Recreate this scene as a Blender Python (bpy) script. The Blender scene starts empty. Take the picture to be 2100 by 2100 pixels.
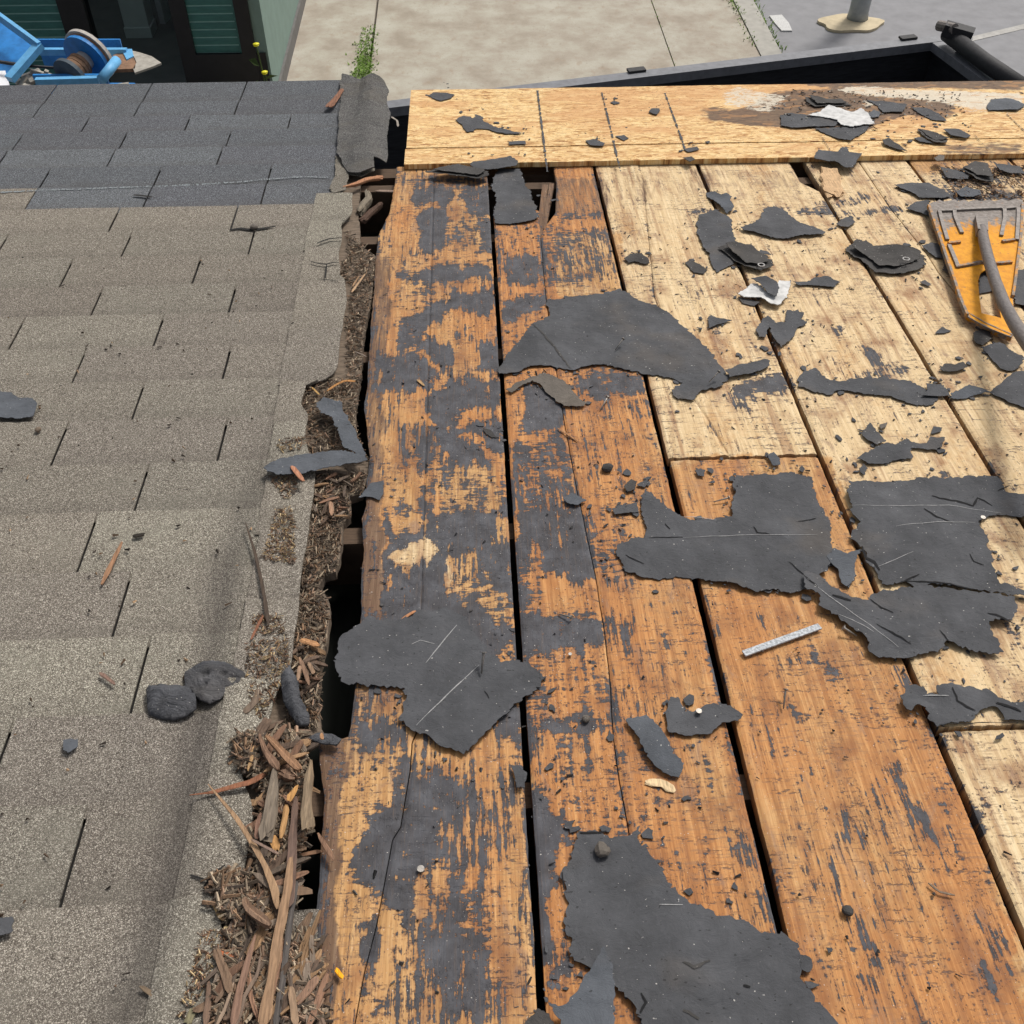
import bpy, bmesh, math, random
import numpy as np
from math import radians, sin, cos, pi
from mathutils import Matrix, Vector, noise
from mathutils.geometry import delaunay_2d_cdt
random.seed(7); np.random.seed(7)
SC = bpy.context.scene

# ------------------------------------------------------------------ camera, sky, sun, exposure
D, AL, PS, FOC = 1.21, radians(42.2), radians(2.5), 2100.0      # camera height over the roof plane, pitch, yaw, focal (px)
PITCH, ROOF_H = radians(4.5), 3.3
RW = Matrix.Translation((0, 0, ROOF_H)) @ Matrix.Rotation(-PITCH, 4, 'X')      # roof frame: X right, Y down the slope, Z off the roof
_h = Vector((sin(PS), cos(PS), 0))
_right = Vector((cos(PS), -sin(PS), 0)); _view = cos(AL)*_h - Vector((0, 0, sin(AL))); _up = sin(AL)*_h + Vector((0, 0, cos(AL)))
cd = bpy.data.cameras.new('camera'); cam = bpy.data.objects.new('camera', cd); SC.collection.objects.link(cam); SC.camera = cam
cd.sensor_width = 36; cd.lens = 36.0; cd.clip_end = 500; cd.clip_start = 0.05
cm = Matrix((_right, _up, -_view)).transposed().to_4x4(); cm.translation = (0, 0, D)
cam.matrix_world = RW @ cm
CAMW = RW @ Vector((0, 0, D))

SUN_EL, SUN_AZ = radians(52), radians(38)        # azimuth measured from +Y towards +X
W = bpy.data.worlds.new('World'); SC.world = W; W.use_nodes = True
wn, wl = W.node_tree.nodes, W.node_tree.links
sky = wn.new('ShaderNodeTexSky'); sky.sky_type = 'NISHITA'; sky.sun_disc = False
sky.sun_elevation = SUN_EL; sky.sun_rotation = SUN_AZ; sky.air_density = 1.0; sky.dust_density = 6.0; sky.ozone_density = 1.0
hs = wn.new('ShaderNodeHueSaturation'); hs.inputs['Saturation'].default_value = 0.35
wl.new(sky.outputs[0], hs.inputs['Color']); wl.new(hs.outputs[0], wn['Background'].inputs[0])
wn['Background'].inputs[1].default_value = 0.10
sl = bpy.data.lights.new('sun', 'SUN'); sl.energy = 2.1; sl.angle = radians(11); sl.color = (1, .95, .88)
so = bpy.data.objects.new('sun', sl); SC.collection.objects.link(so)
so.rotation_euler = (Vector((sin(SUN_AZ)*cos(SUN_EL), cos(SUN_AZ)*cos(SUN_EL), sin(SUN_EL)))).to_track_quat('Z', 'Y').to_euler()
SC.view_settings.view_transform = 'Standard'; SC.view_settings.look = 'None'; SC.view_settings.gamma = 1
SC.view_settings.exposure = 0.26; SC.view_settings.use_curve_mapping = False

# ------------------------------------------------------------------ helpers: photo pixel -> place
TILE = {}
for _r, _y in enumerate((0, 525, 1050, 1575)):
    for _c, _x in zip('abc', (0, 700, 1400)): TILE[_c+str(_r)] = (_x, _y, 700/1932)
TILE.update(t1=(560, 100, 300/1932), t2=(560, 350, 300/1932), t3=(520, 650, 300/1932), t4=(500, 950, 300/1932), t5=(440, 1250, 300/1932),
            t6=(380, 1500, 360/1932), t7=(360, 1760, 340/1932), t8=(1800, 380, 300/1705), m=(0, 0, 2100/1932))
def ray(t, p):
    ox, oy, s = TILE[t]; u = ox+p[0]*s; v = oy+p[1]*s
    return _view*FOC + _right*(u-1050) + _up*(1050-v)
def R(t, p, z=0.0):                       # point on the roof, z above the roof plane
    d = ray(t, p); k = (D-z)/-d.z; return Vector((d.x*k, d.y*k, z))
def RL(t, pts, z=0.0): return [R(t, p, z) for p in pts]
def Wd(t, p): return (RW.to_3x3() @ ray(t, p)).normalized()
def G(t, p, z=0.0):                       # point in the world at height z
    d = Wd(t, p); k = (z-CAMW.z)/d.z; return CAMW + d*k
def WY(t, p, y):                          # point in the world on the vertical plane at that y
    d = Wd(t, p); k = (y-CAMW.y)/d.y; return CAMW + d*k

def tag(o, label=None, cat=None, group=None, kind=None):
    if label: o['label'] = label
    if cat: o['category'] = cat
    if group: o['group'] = group
    if kind: o['kind'] = kind
    return o
def mk(name, v, f, m, parent=None, frame=None, centre=True, smooth=False):
    """one mesh object; v are in `frame` coordinates (roof RW or world)"""
    v = np.asarray([tuple(p) for p in v], dtype=float) if not isinstance(v, np.ndarray) else v
    c = np.zeros(3)
    if parent is None and centre: c = np.array([v[:, 0].mean(), v[:, 1].mean(), v[:, 2].min()])
    me = bpy.data.meshes.new(name); me.from_pydata((v-c).tolist(), [], f if isinstance(f, list) else f.tolist()); me.update()
    if m: me.materials.append(m)
    if smooth: me.polygons.foreach_set('use_smooth', [True]*len(me.polygons))
    o = bpy.data.objects.new(name, me); SC.collection.objects.link(o)
    if parent is not None: o.parent = parent
    else: o.matrix_world = (frame or Matrix()) @ Matrix.Translation(Vector(c))
    return o
def empty(name, frame=None, loc=(0, 0, 0)):
    o = bpy.data.objects.new(name, None); SC.collection.objects.link(o); o.empty_display_size = .1
    o.matrix_world = (frame or Matrix()) @ Matrix.Translation(Vector(loc)); return o
class MB:
    def __init__(s): s.v = []; s.f = []
    def add(s, v, f): n = len(s.v); s.v += [tuple(p) for p in v]; s.f += [[i+n for i in q] for q in f]; return s
    def box(s, a, b):
        x0, y0, z0 = a; x1, y1, z1 = b
        return s.add([(x0,y0,z0),(x1,y0,z0),(x1,y1,z0),(x0,y1,z0),(x0,y0,z1),(x1,y0,z1),(x1,y1,z1),(x0,y1,z1)],
                     [[0,3,2,1],[4,5,6,7],[0,1,5,4],[1,2,6,5],[2,3,7,6],[3,0,4,7]])
    def bar(s, p, q, w, h, up=Vector((0, 0, 1)), w2=None, h2=None):
        p, q = Vector(p), Vector(q); d = (q-p).normalized(); x = d.cross(up).normalized(); u = x.cross(d)
        w2 = w2 or w; h2 = h2 or h; v = []
        for c, ww, hh in ((p, w, h), (q, w2, h2)):
            for a, b in ((-1,-1),(1,-1),(1,1),(-1,1)): v.append(c+x*a*ww/2+u*b*hh/2)
        return s.add(v, [[0,3,2,1],[4,5,6,7],[0,1,5,4],[1,2,6,5],[2,3,7,6],[3,0,4,7]][:2] + [[0,1,5,4],[1,2,6,5],[2,3,7,6],[3,0,4,7]])
    def tube(s, pts, r, n=10):
        pts = [Vector(p) for p in pts]; rs = r if isinstance(r, (list, tuple)) else [r]*len(pts); v = []; f = []
        for i, p in enumerate(pts):
            d = (pts[min(i+1, len(pts)-1)]-pts[max(i-1, 0)]).normalized()
            a = d.cross(Vector((0, 0, 1)) if abs(d.z) < .9 else Vector((1, 0, 0))).normalized(); b = d.cross(a)
            for k in range(n): v.append(p+(a*cos(2*pi*k/n)+b*sin(2*pi*k/n))*rs[i])
        for i in range(len(pts)-1):
            for k in range(n): f.append([i*n+k, i*n+(k+1) % n, (i+1)*n+(k+1) % n, (i+1)*n+k])
        f.append(list(range(n))[::-1]); f.append([(len(pts)-1)*n+k for k in range(n)])
        return s.add(v, f)
    def prism(s, poly, z0, z1):
        n = len(poly); a = sum(poly[i][0]*poly[(i+1) % n][1]-poly[(i+1) % n][0]*poly[i][1] for i in range(n))
        if a < 0: poly = poly[::-1]
        return s.add([(p[0], p[1], z0) for p in poly]+[(p[0], p[1], z1) for p in poly],
                     [list(range(n))[::-1], list(range(n, 2*n))]+[[i, (i+1) % n, (i+1) % n+n, i+n] for i in range(n)])
    def ob(s, name, m, parent=None, frame=None, smooth=False): return mk(name, s.v, s.f, m, parent, frame, smooth=smooth)

def inside(poly, X, Y):
    poly = np.asarray([(p[0], p[1]) for p in poly]); r = np.zeros(X.shape, bool); j = len(poly)-1
    for i in range(len(poly)):
        xi, yi = poly[i]; xj, yj = poly[j]
        if yi != yj: r ^= ((yi > Y) != (yj > Y)) & (X < (xj-xi)*(Y-yi)/(yj-yi)+xi)
        j = i
    return r
def jag(poly, step=.006, amp=.0016, seed=0):
    out = []; n = len(poly)
    for i in range(n):
        a, b = Vector(poly[i][:2]), Vector(poly[(i+1) % n][:2]); L = (b-a).length; k = max(1, int(L/step))
        for j in range(k):
            p = a.lerp(b, j/k); q = Vector((p.x*70, p.y*70, seed)); q2 = Vector((p.x*270, p.y*270, seed+9))
            dx = noise.noise(q)+.95*noise.noise(q2); dy = noise.noise(q+Vector((31, 7, 3)))+.95*noise.noise(q2+Vector((3, 5, 9)))
            out.append(Vector((p.x+dx*amp, p.y+dy*amp)))
    return out
def sheet(poly, z0, thick=.0012, amp=.002, lip=.002, step=.006, jamp=.0016, grid=None, seed=0, zf=None):
    """a torn sheet with real thickness from an outline in roof coordinates"""
    b = jag(poly, step, jamp, seed); xs = [p.x for p in b]; ys = [p.y for p in b]
    w = max(max(xs)-min(xs), max(ys)-min(ys)); g = grid or max(.006, min(.02, w/14)); pts = list(b); B = np.array([(p.x, p.y) for p in b])
    gx, gy = np.meshgrid(np.arange(min(xs)+g/2, max(xs), g), np.arange(min(ys)+g/2, max(ys), g))
    gx = gx.ravel()+np.random.uniform(-.25, .25, gx.size)*g; gy = gy.ravel()+np.random.uniform(-.25, .25, gy.size)*g
    m = inside(b, gx, gy); gx = gx[m]; gy = gy[m]
    if len(gx):
        dist = np.sqrt(((gx[:, None]-B[None, :, 0])**2+(gy[:, None]-B[None, :, 1])**2).min(1)); k = dist > g*.35
        pts += [Vector((x, y)) for x, y in zip(gx[k], gy[k])]
    nb = len(b)
    v2, e2, f2, ov, oe, of = delaunay_2d_cdt(pts, [(i, (i+1) % nb) for i in range(nb)], [], 1, 1e-6)
    P = np.array([(p.x, p.y) for p in v2]); dist = np.sqrt(((P[:, None, 0]-B[None, :, 0])**2+(P[:, None, 1]-B[None, :, 1])**2).min(1))
    z = []
    for (x, y), d in zip(P, dist):
        h = amp*max(0, .45+noise.noise(Vector((x*9, y*9, seed)))+.35*noise.noise(Vector((x*33, y*33, seed+4))))
        h += lip*math.exp(-d/.012)*max(0, .25+noise.noise(Vector((x*14, y*14, seed+20)))*1.6)
        if zf: h += zf(x, y)
        z.append(z0+h)
    z = np.array(z); n = len(P); tri = []
    for t in f2:
        t = list(t); a = sum(P[t[i]][0]*P[t[(i+1) % len(t)]][1]-P[t[(i+1) % len(t)]][0]*P[t[i]][1] for i in range(len(t)))
        tri.append(t if a > 0 else t[::-1])
    V = np.concatenate([np.column_stack([P, z+thick]), np.column_stack([P, z])])
    F = [list(t) for t in tri]+[[i+n for i in t[::-1]] for t in tri]
    ec = {}
    for t in tri:
        for i in range(len(t)): ec[(t[i], t[(i+1) % len(t)])] = 1
    for (a, c) in list(ec):
        if (c, a) not in ec: F.append([a, a+n, c+n, c])
    return V, F

# ------------------------------------------------------------------ materials
def mat(name, rough=.8, spec=.3):
    m = bpy.data.materials.new(name); m.use_nodes = True; nt = m.node_tree; b = nt.nodes['Principled BSDF']
    b.inputs['Roughness'].default_value = rough; b.inputs['Specular IOR Level'].default_value = spec
    return m, nt, b
class N:
    def __init__(s, nt, rnd=True):
        s.nt = nt; s.tc = nt.nodes.new('ShaderNodeTexCoord').outputs['Object']; s.co = s.tc
        if rnd:
            oi = nt.nodes.new('ShaderNodeObjectInfo'); s.rnd = oi.outputs['Random']
            a = nt.nodes.new('ShaderNodeVectorMath'); a.operation = 'MULTIPLY_ADD'
            cb = nt.nodes.new('ShaderNodeCombineXYZ')
            for i in range(3): nt.links.new(s.rnd, cb.inputs[i])
            nt.links.new(cb.outputs[0], a.inputs[0]); a.inputs[1].default_value = (17, 11, 23); nt.links.new(s.tc, a.inputs[2]); s.co = a.outputs[0]
    def L(s, a, b): s.nt.links.new(a, b)
    def noise(s, scale=(1, 1, 1), detail=4, rough=.55, dist=0, out='Fac', k=1):
        mp = s.nt.nodes.new('ShaderNodeMapping'); mp.inputs['Scale'].default_value = tuple(c*k for c in scale); s.L(s.co, mp.inputs[0])
        n = s.nt.nodes.new('ShaderNodeTexNoise'); n.inputs['Scale'].default_value = 1; n.inputs['Detail'].default_value = detail
        n.inputs['Roughness'].default_value = rough; n.inputs['Distortion'].default_value = dist; s.L(mp.outputs[0], n.inputs['Vector']); return n.outputs[out]
    def vor(s, scale, out='Color'):
        n = s.nt.nodes.new('ShaderNodeTexVoronoi'); n.inputs['Scale'].default_value = scale; s.L(s.co, n.inputs['Vector']); return n.outputs[out]
    def math(s, op, a, b=0.0, c=None, clamp=False):
        n = s.nt.nodes.new('ShaderNodeMath'); n.operation = op; n.use_clamp = clamp
        for i, x in enumerate((a, b) if c is None else (a, b, c)):
            if isinstance(x, (int, float)): n.inputs[i].default_value = x
            else: s.L(x, n.inputs[i])
        return n.outputs[0]
    def step(s, x, lo, hi, a=0, b=1):
        n = s.nt.nodes.new('ShaderNodeMapRange'); n.interpolation_type = 'SMOOTHSTEP'
        for i, q in enumerate((x, lo, hi, a, b)):
            if isinstance(q, (int, float)): n.inputs[i].default_value = q
            else: s.L(q, n.inputs[i])
        return n.outputs[0]
    def mix(s, f, a, b, mode='MIX'):
        n = s.nt.nodes.new('ShaderNodeMix'); n.data_type = 'RGBA'; n.blend_type = mode
        for i, q in ((0, f), (6, a), (7, b)):
            if isinstance(q, (int, float)): n.inputs[i].default_value = q
            elif isinstance(q, tuple): n.inputs[i].default_value = (*q, 1)
            else: s.L(q, n.inputs[i])
        return n.outputs[2]
    def ramp(s, f, stops):
        n = s.nt.nodes.new('ShaderNodeValToRGB'); e = n.color_ramp.elements
        while len(e) < len(stops): e.new(.5)
        for i, (p, c) in enumerate(stops): e[i].position = p; e[i].color = (*c, 1)
        s.L(f, n.inputs[0]); return n.outputs[0]
    def bump(s, h, b, strength=.5, dist=.001):
        n = s.nt.nodes.new('ShaderNodeBump'); n.inputs['Strength'].default_value = strength; n.inputs['Distance'].default_value = dist
        s.L(h, n.inputs['Height']); s.L(n.outputs[0], b.inputs['Normal'])
    def attr(s, name):
        n = s.nt.nodes.new('ShaderNodeAttribute'); n.attribute_name = name; return n
    def sep(s, c):
        n = s.nt.nodes.new('ShaderNodeSeparateColor'); s.L(c, n.inputs[0]); return n.outputs
def simple(name, col, rough=.7, var=.25, sc=40, metal=0, spec=.3, bump=.3, bd=.001, rnd=True, stretch=(1, 1, 1)):
    m, nt, b = mat(name, rough, spec); n = N(nt, rnd); b.inputs['Metallic'].default_value = metal
    f = n.noise(stretch, 6, .6, k=sc); c = n.ramp(f, [(.25, tuple(x*(1-var) for x in col)), (.5, col), (.78, tuple(min(1, x*(1+var)) for x in col))])
    n.L(c, b.inputs['Base Color']); n.bump(f, b, bump, bd); return m

def wood_mat():
    m, nt, b = mat('deck_wood', .78, .25); n = N(nt)
    a = n.sep(n.attr('cov').outputs['Color']); tar, pale, wea = a[0], a[1], a[2]
    gr = n.noise((130, 5, 1), 6, .6, .6); fine = n.noise((420, 16, 1), 4, .6); low = n.noise((9, 3, 1), 4, .55)
    cross = n.noise((34, 150, 1), 5, .62, .4); vstr = n.noise((190, 9, 1), 6, .66, .3); iso = n.noise((75, 60, 1), 8, .68); big = n.noise((14, 11, 1), 5, .6)
    streak = n.noise((100, 11, 1), 5, .62, .5)
    g = n.math('ADD', n.math('MULTIPLY', gr, .65), n.math('MULTIPLY', fine, .35))
    org = n.ramp(g, [(.25, (.19, .075, .027)), (.45, (.37, .16, .055)), (.6, (.51, .245, .088)), (.8, (.63, .37, .155))])
    pal = n.ramp(g, [(.22, (.30, .18, .09)), (.42, (.55, .40, .22)), (.6, (.68, .53, .32)), (.8, (.76, .64, .43))])
    yel = n.ramp(g, [(.25, (.25, .125, .048)), (.45, (.42, .235, .095)), (.6, (.55, .335, .15)), (.8, (.66, .46, .25))])
    pf = n.math('ADD', 0, n.math('ADD', pale, n.math('ADD', n.math('MULTIPLY', n.math('SUBTRACT', low, .5), .9), n.math('MULTIPLY', n.math('SUBTRACT', iso, .5), .5))))
    col = n.mix(n.step(pf, .62, .95), n.mix(n.step(pf, .1, .5), org, yel), pal)
    # reddish-brown stain clouds and purple-grey residue haze
    col = n.mix(n.step(big, .50, .70, 0, .65), col, (.20, .080, .035), 'MIX'); col = n.mix(n.step(n.noise((60, 3.5, 1), 5, .6), .52, .66, 0, .5), col, (.23, .10, .045))
    smg = n.step(n.noise((30, 13, 1), 7, .7, .6), .54, .70, 0, .62); col = n.mix(smg, col, n.mix(fine, (.16, .10, .075), (.34, .22, .15)))
    cm = n.math('MULTIPLY', n.step(n.noise((40, 300, 1), 4, .6), .52, .62), n.step(n.noise((11, 8, 1), 3), .45, .6, 0, .45)); col = n.mix(cm, col, (.20, .12, .075))
    wg = n.ramp(g, [(.25, (.06, .035, .022)), (.5, (.15, .09, .055)), (.75, (.27, .185, .12))])
    wm = n.step(n.math('ADD', wea, n.math('MULTIPLY', n.math('SUBTRACT', streak, .5), .9)), .3, .7)
    col = n.mix(wm, col, wg)
    # saw-cut dashes lying across the board in rows, fine pits, growth-ring ribs
    sx = nt.nodes.new('ShaderNodeSeparateXYZ'); n.L(n.co, sx.inputs[0])
    wob = n.math('MULTIPLY', n.noise((3, 26, 1), 3, .7), 30)
    band = n.math('SINE', n.math('ADD', n.math('MULTIPLY', sx.outputs[1], 330), wob))
    dash = n.math('MULTIPLY', n.step(n.noise((120, 260, 1), 4, .65), .49, .58), n.step(band, .45, .9))
    dash = n.math('MULTIPLY', dash, n.step(n.noise((13, 9, 1), 4, .65), .46, .58))
    rib = n.math('MULTIPLY', n.step(n.noise((300, 60, 1), 4, .7), .56, .63), n.step(n.noise((22, 6, 1), 3), .45, .62, 0, .7))
    pits = n.step(n.noise((230, 170, 1), 4, .6), .60, .655)
    pits = n.math('MULTIPLY', pits, n.step(n.noise((12, 9, 1), 2), .38, .56))
    mk_ = n.math('MAXIMUM', n.math('MULTIPLY', dash, .8), n.math('MAXIMUM', n.math('MULTIPLY', rib, .55), n.math('MULTIPLY', pits, .75)))
    col = n.mix(mk_, col, (.075, .058, .058))
    # felt residue: painted coverage broken up by grain-following noise
    sw_ = n.step(n.noise((8, 5, 1), 2), .42, .58)          # whether the residue breaks along the grain or across it
    t = n.math('ADD', tar, n.math('MULTIPLY', n.math('SUBTRACT', iso, .5), 1.35))
    t = n.math('ADD', t, n.math('MULTIPLY', n.math('SUBTRACT', streak, .5), 1.3))
    t = n.math('ADD', t, n.math('MULTIPLY', n.math('MULTIPLY', n.math('SUBTRACT', vstr, .5), 2.0), sw_))
    t = n.math('ADD', t, n.math('MULTIPLY', n.math('MULTIPLY', n.math('SUBTRACT', cross, .5), 1.5), n.math('SUBTRACT', 1, sw_)))
    t = n.math('ADD', t, n.math('MULTIPLY', n.math('SUBTRACT', n.noise((330, 330, 1), 3, .6), .5), .35))
    tm = n.step(t, .50, .56)
    tc = n.ramp(n.noise((38, 30, 1), 8, .7), [(.3, (.036, .037, .041)), (.5, (.062, .065, .074)), (.72, (.100, .106, .120))])
    tc = n.mix(n.step(fine, .55, .75, 0, .5), tc, (.14, .10, .075))
    halo = n.step(t, .30, .52, 0, .6); col = n.mix(halo, col, (.15, .075, .05))
    col = n.mix(n.math('MULTIPLY', tm, .97), col, tc)
    spk = n.step(n.noise((420, 420, 1), 2, .4), .735, .76); col = n.mix(spk, col, (.55, .52, .48))
    n.L(col, b.inputs['Base Color'])
    h = n.math('ADD', n.math('MULTIPLY', g, .8), n.math('MULTIPLY', tm, .6)); h = n.math('SUBTRACT', h, n.math('MULTIPLY', mk_, .5))
    n.bump(h, b, .8, .0016); return m
M = {}
M['wood'] = wood_mat()

def shingle_mat(name, c1, c2, c3, patch, pc):
    m, nt, b = mat(name, .95, .1); n = N(nt); oi = n.rnd
    v = n.vor(980); r = n.sep(v)[0]; v2 = n.sep(n.vor(420))[1]
    base = n.ramp(r, [(0, tuple(x*.22 for x in c1)), (.16, tuple(x*.7 for x in c1)), (.45, c1), (.7, c2), (.86, c3), (1, tuple(min(.9, x*1.8) for x in c3))])
    base = n.mix(.18, base, n.ramp(v2, [(0, tuple(x*.5 for x in c1)), (.5, c2), (1, tuple(x*1.2 for x in c3))]))
    lo = n.noise((9, 12, 1), 5, .6); base = n.mix(n.step(lo, .48, .72, 0, patch), base, pc, 'MIX')
    tint = n.ramp(oi, [(0, (.90, .875, .87)), (.35, (.96, .935, .91)), (.7, (1.0, 1.0, .97)), (1, (1.04, 1.03, 1.0))])
    base = n.mix(1, base, tint, 'MULTIPLY')
    spots = n.step(n.noise((95, 130, 1), 3, .5), .70, .73, 0, .75); base = n.mix(spots, base, (.05, .042, .036))
    att = n.sep(n.attr('cov').outputs['Color'])
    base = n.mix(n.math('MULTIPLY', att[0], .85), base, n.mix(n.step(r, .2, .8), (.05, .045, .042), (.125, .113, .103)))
    base = n.mix(1, base, n.ramp(att[1], [(0, (.86, .85, .845)), (.5, (.95, .945, .935)), (1, (1.06, 1.055, 1.03))]), 'MULTIPLY')
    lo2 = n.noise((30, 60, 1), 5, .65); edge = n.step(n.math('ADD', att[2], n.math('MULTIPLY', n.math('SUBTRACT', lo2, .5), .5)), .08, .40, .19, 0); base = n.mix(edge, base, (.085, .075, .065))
    n.L(base, b.inputs['Base Color']); n.bump(r, b, .8, .0012); return m
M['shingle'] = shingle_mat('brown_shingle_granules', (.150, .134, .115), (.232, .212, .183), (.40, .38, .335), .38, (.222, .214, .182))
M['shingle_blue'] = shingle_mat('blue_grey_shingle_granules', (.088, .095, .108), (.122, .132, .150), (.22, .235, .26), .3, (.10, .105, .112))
M['shingle_grey'] = shingle_mat('worn_grey_shingle_granules', (.088, .088, .090), (.118, .118, .120), (.20, .20, .20), .5, (.15, .14, .125))
M['under'] = simple('asphalt_underlay', (.018, .017, .016), .9, .4, 90)
def felt_mat(name, c, var=.25, spk=.6):
    m, nt, b = mat(name, .82, .25); n = N(nt)
    f = n.noise((13, 10, 1), 8, .68); g = n.noise((150, 150, 1), 5, .7)
    col = n.ramp(f, [(.3, tuple(x*(1-var) for x in c)), (.52, c), (.72, tuple(x*(1+var) for x in c))])
    col = n.mix(n.step(g, .55, .75, 0, .35), col, tuple(x*1.7 for x in c))
    col = n.mix(n.step(n.noise((6, 7, 1), 3), .55, .7, 0, .25), col, (.14, .115, .09))
    s = n.step(n.noise((230, 230, 1), 2, .4), .735, .76, 0, spk); col = n.mix(s, col, (.6, .58, .54))
    dk = n.step(n.noise((160, 210, 1), 2, .4), .70, .73, 0, .7); col = n.mix(dk, col, (.02, .02, .02))
    n.L(col, b.inputs['Base Color']); w = n.noise((30, 42, 1), 7, .72, .8); h = n.math('ADD', n.math('MULTIPLY', w, 2.2), n.math('MULTIPLY', g, .5)); n.bump(h, b, .45 if 'lump' not in name else .9, .003 if 'lump' not in name else .008); return m
M['felt'] = felt_mat('tar_felt', (.068, .070, .076), .34)
M['felt_blue'] = felt_mat('weathered_blue_grey_felt', (.082, .090, .103), .35)
M['felt_grey'] = felt_mat('worn_grey_cap', (.125, .124, .122), .35, .8)
M['felt_dark'] = felt_mat('old_dark_felt', (.055, .052, .050), .4, .9)
M['felt_brown'] = felt_mat('brownish_felt', (.12, .105, .09), .35)
M['white'] = simple('white_crust', (.52, .52, .51), .9, .3, 60)
M['bitumen'] = felt_mat('bitumen_lump', (.092, .095, .105), .45)

def ply_mat():
    m, nt, b = mat('plywood_face', .75, .25); n = N(nt)
    a = n.sep(n.attr('cov').outputs['Color']); st, wh, rd = a[0], a[1], a[2]
    g = n.noise((13, 60, 1), 8, .70, 3.2); f = n.noise((26, 210, 1), 5, .65, .8); lo = n.noise((5, 16, 1), 4, .6, .5)
    mp = nt.nodes.new('ShaderNodeMapping'); mp.inputs['Scale'].default_value = (34, 95, 1); dv = nt.nodes.new('ShaderNodeVectorMath'); dv.operation = 'MULTIPLY_ADD'; n.L(n.noise((16, 22, 1), 3, .6, out='Color'), dv.inputs[0]); dv.inputs[1].default_value = (.05, .03, 0); n.L(n.co, dv.inputs[2]); n.L(dv.outputs[0], mp.inputs[0])
    vo = nt.nodes.new('ShaderNodeTexVoronoi'); n.L(mp.outputs[0], vo.inputs['Vector']); vo.inputs['Scale'].default_value = 1; fl = n.sep(vo.outputs['Color'])[0]
    gg = n.math('ADD', n.math('MULTIPLY', g, .62), n.math('ADD', n.math('MULTIPLY', f, .28), n.math('MULTIPLY', fl, .10)))
    c = n.ramp(gg, [(.40, (.24, .11, .04)), (.455, (.50, .28, .105)), (.50, (.68, .47, .21)), (.54, (.76, .60, .33)), (.60, (.46, .25, .095))])
    c = n.mix(n.step(n.math('ADD', lo, n.math('MULTIPLY', rd, .16)), .47, .70, 0, .7), c, n.mix(g, (.30, .13, .045), (.72, .42, .19)))
    stn = n.step(n.math('ADD', st, n.math('MULTIPLY', n.math('SUBTRACT', n.noise((24, 60, 1), 6, .65), .5), 1.4)), .24, .58, 0, .93)
    c = n.mix(stn, c, n.ramp(g, [(.3, (.035, .028, .026)), (.55, (.12, .075, .05)), (.8, (.26, .16, .10))]))
    whm = n.step(n.math('ADD', wh, n.math('MULTIPLY', n.math('SUBTRACT', n.noise((60, 110, 1), 7, .7), .5), 1.3)), .48, .62, 0, .9)
    c = n.mix(whm, c, n.mix(f, (.40, .34, .25), (.72, .67, .56)))
    c = n.mix(n.step(fl, .80, .95, 0, .45), c, (.44, .22, .08)); c = n.mix(n.step(n.noise((30, 70, 1), 6, .7), .56, .68, 0, .5), c, (.36, .18, .075)); c = n.mix(n.step(n.noise((170, 260, 1), 3, .5), .64, .69, 0, .8), c, (.10, .06, .035))
    n.L(c, b.inputs['Base Color']); n.bump(gg, b, .5, .0016); return m
M['ply'] = ply_mat()
M['rafter'] = simple('old_rafter_wood', (.09, .06, .04), .9, .4, 30, stretch=(1, 12, 1))
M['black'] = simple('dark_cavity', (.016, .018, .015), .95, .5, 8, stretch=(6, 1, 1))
def splinter_mat():
    m, nt, b = mat('splinter_wood', .82, .2); n = N(nt)
    c = n.attr('tint').outputs['Color']; f = n.noise((420, 30, 300), 5, .65)
    col = n.mix(1, c, n.ramp(f, [(.25, (.45, .42, .4)), (.5, (1, 1, 1)), (.75, (1.35, 1.3, 1.2))]), 'MULTIPLY')
    n.L(col, b.inputs['Base Color']); n.bump(f, b, .5, .001); return m
M['splinter'] = splinter_mat()
M['steel'] = simple('nail_steel', (.30, .28, .255), .5, .4, 300, metal=.7)
M['crust'] = simple('crusty_soil_edge', (.10, .085, .07), .95, .5, 120)

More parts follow.
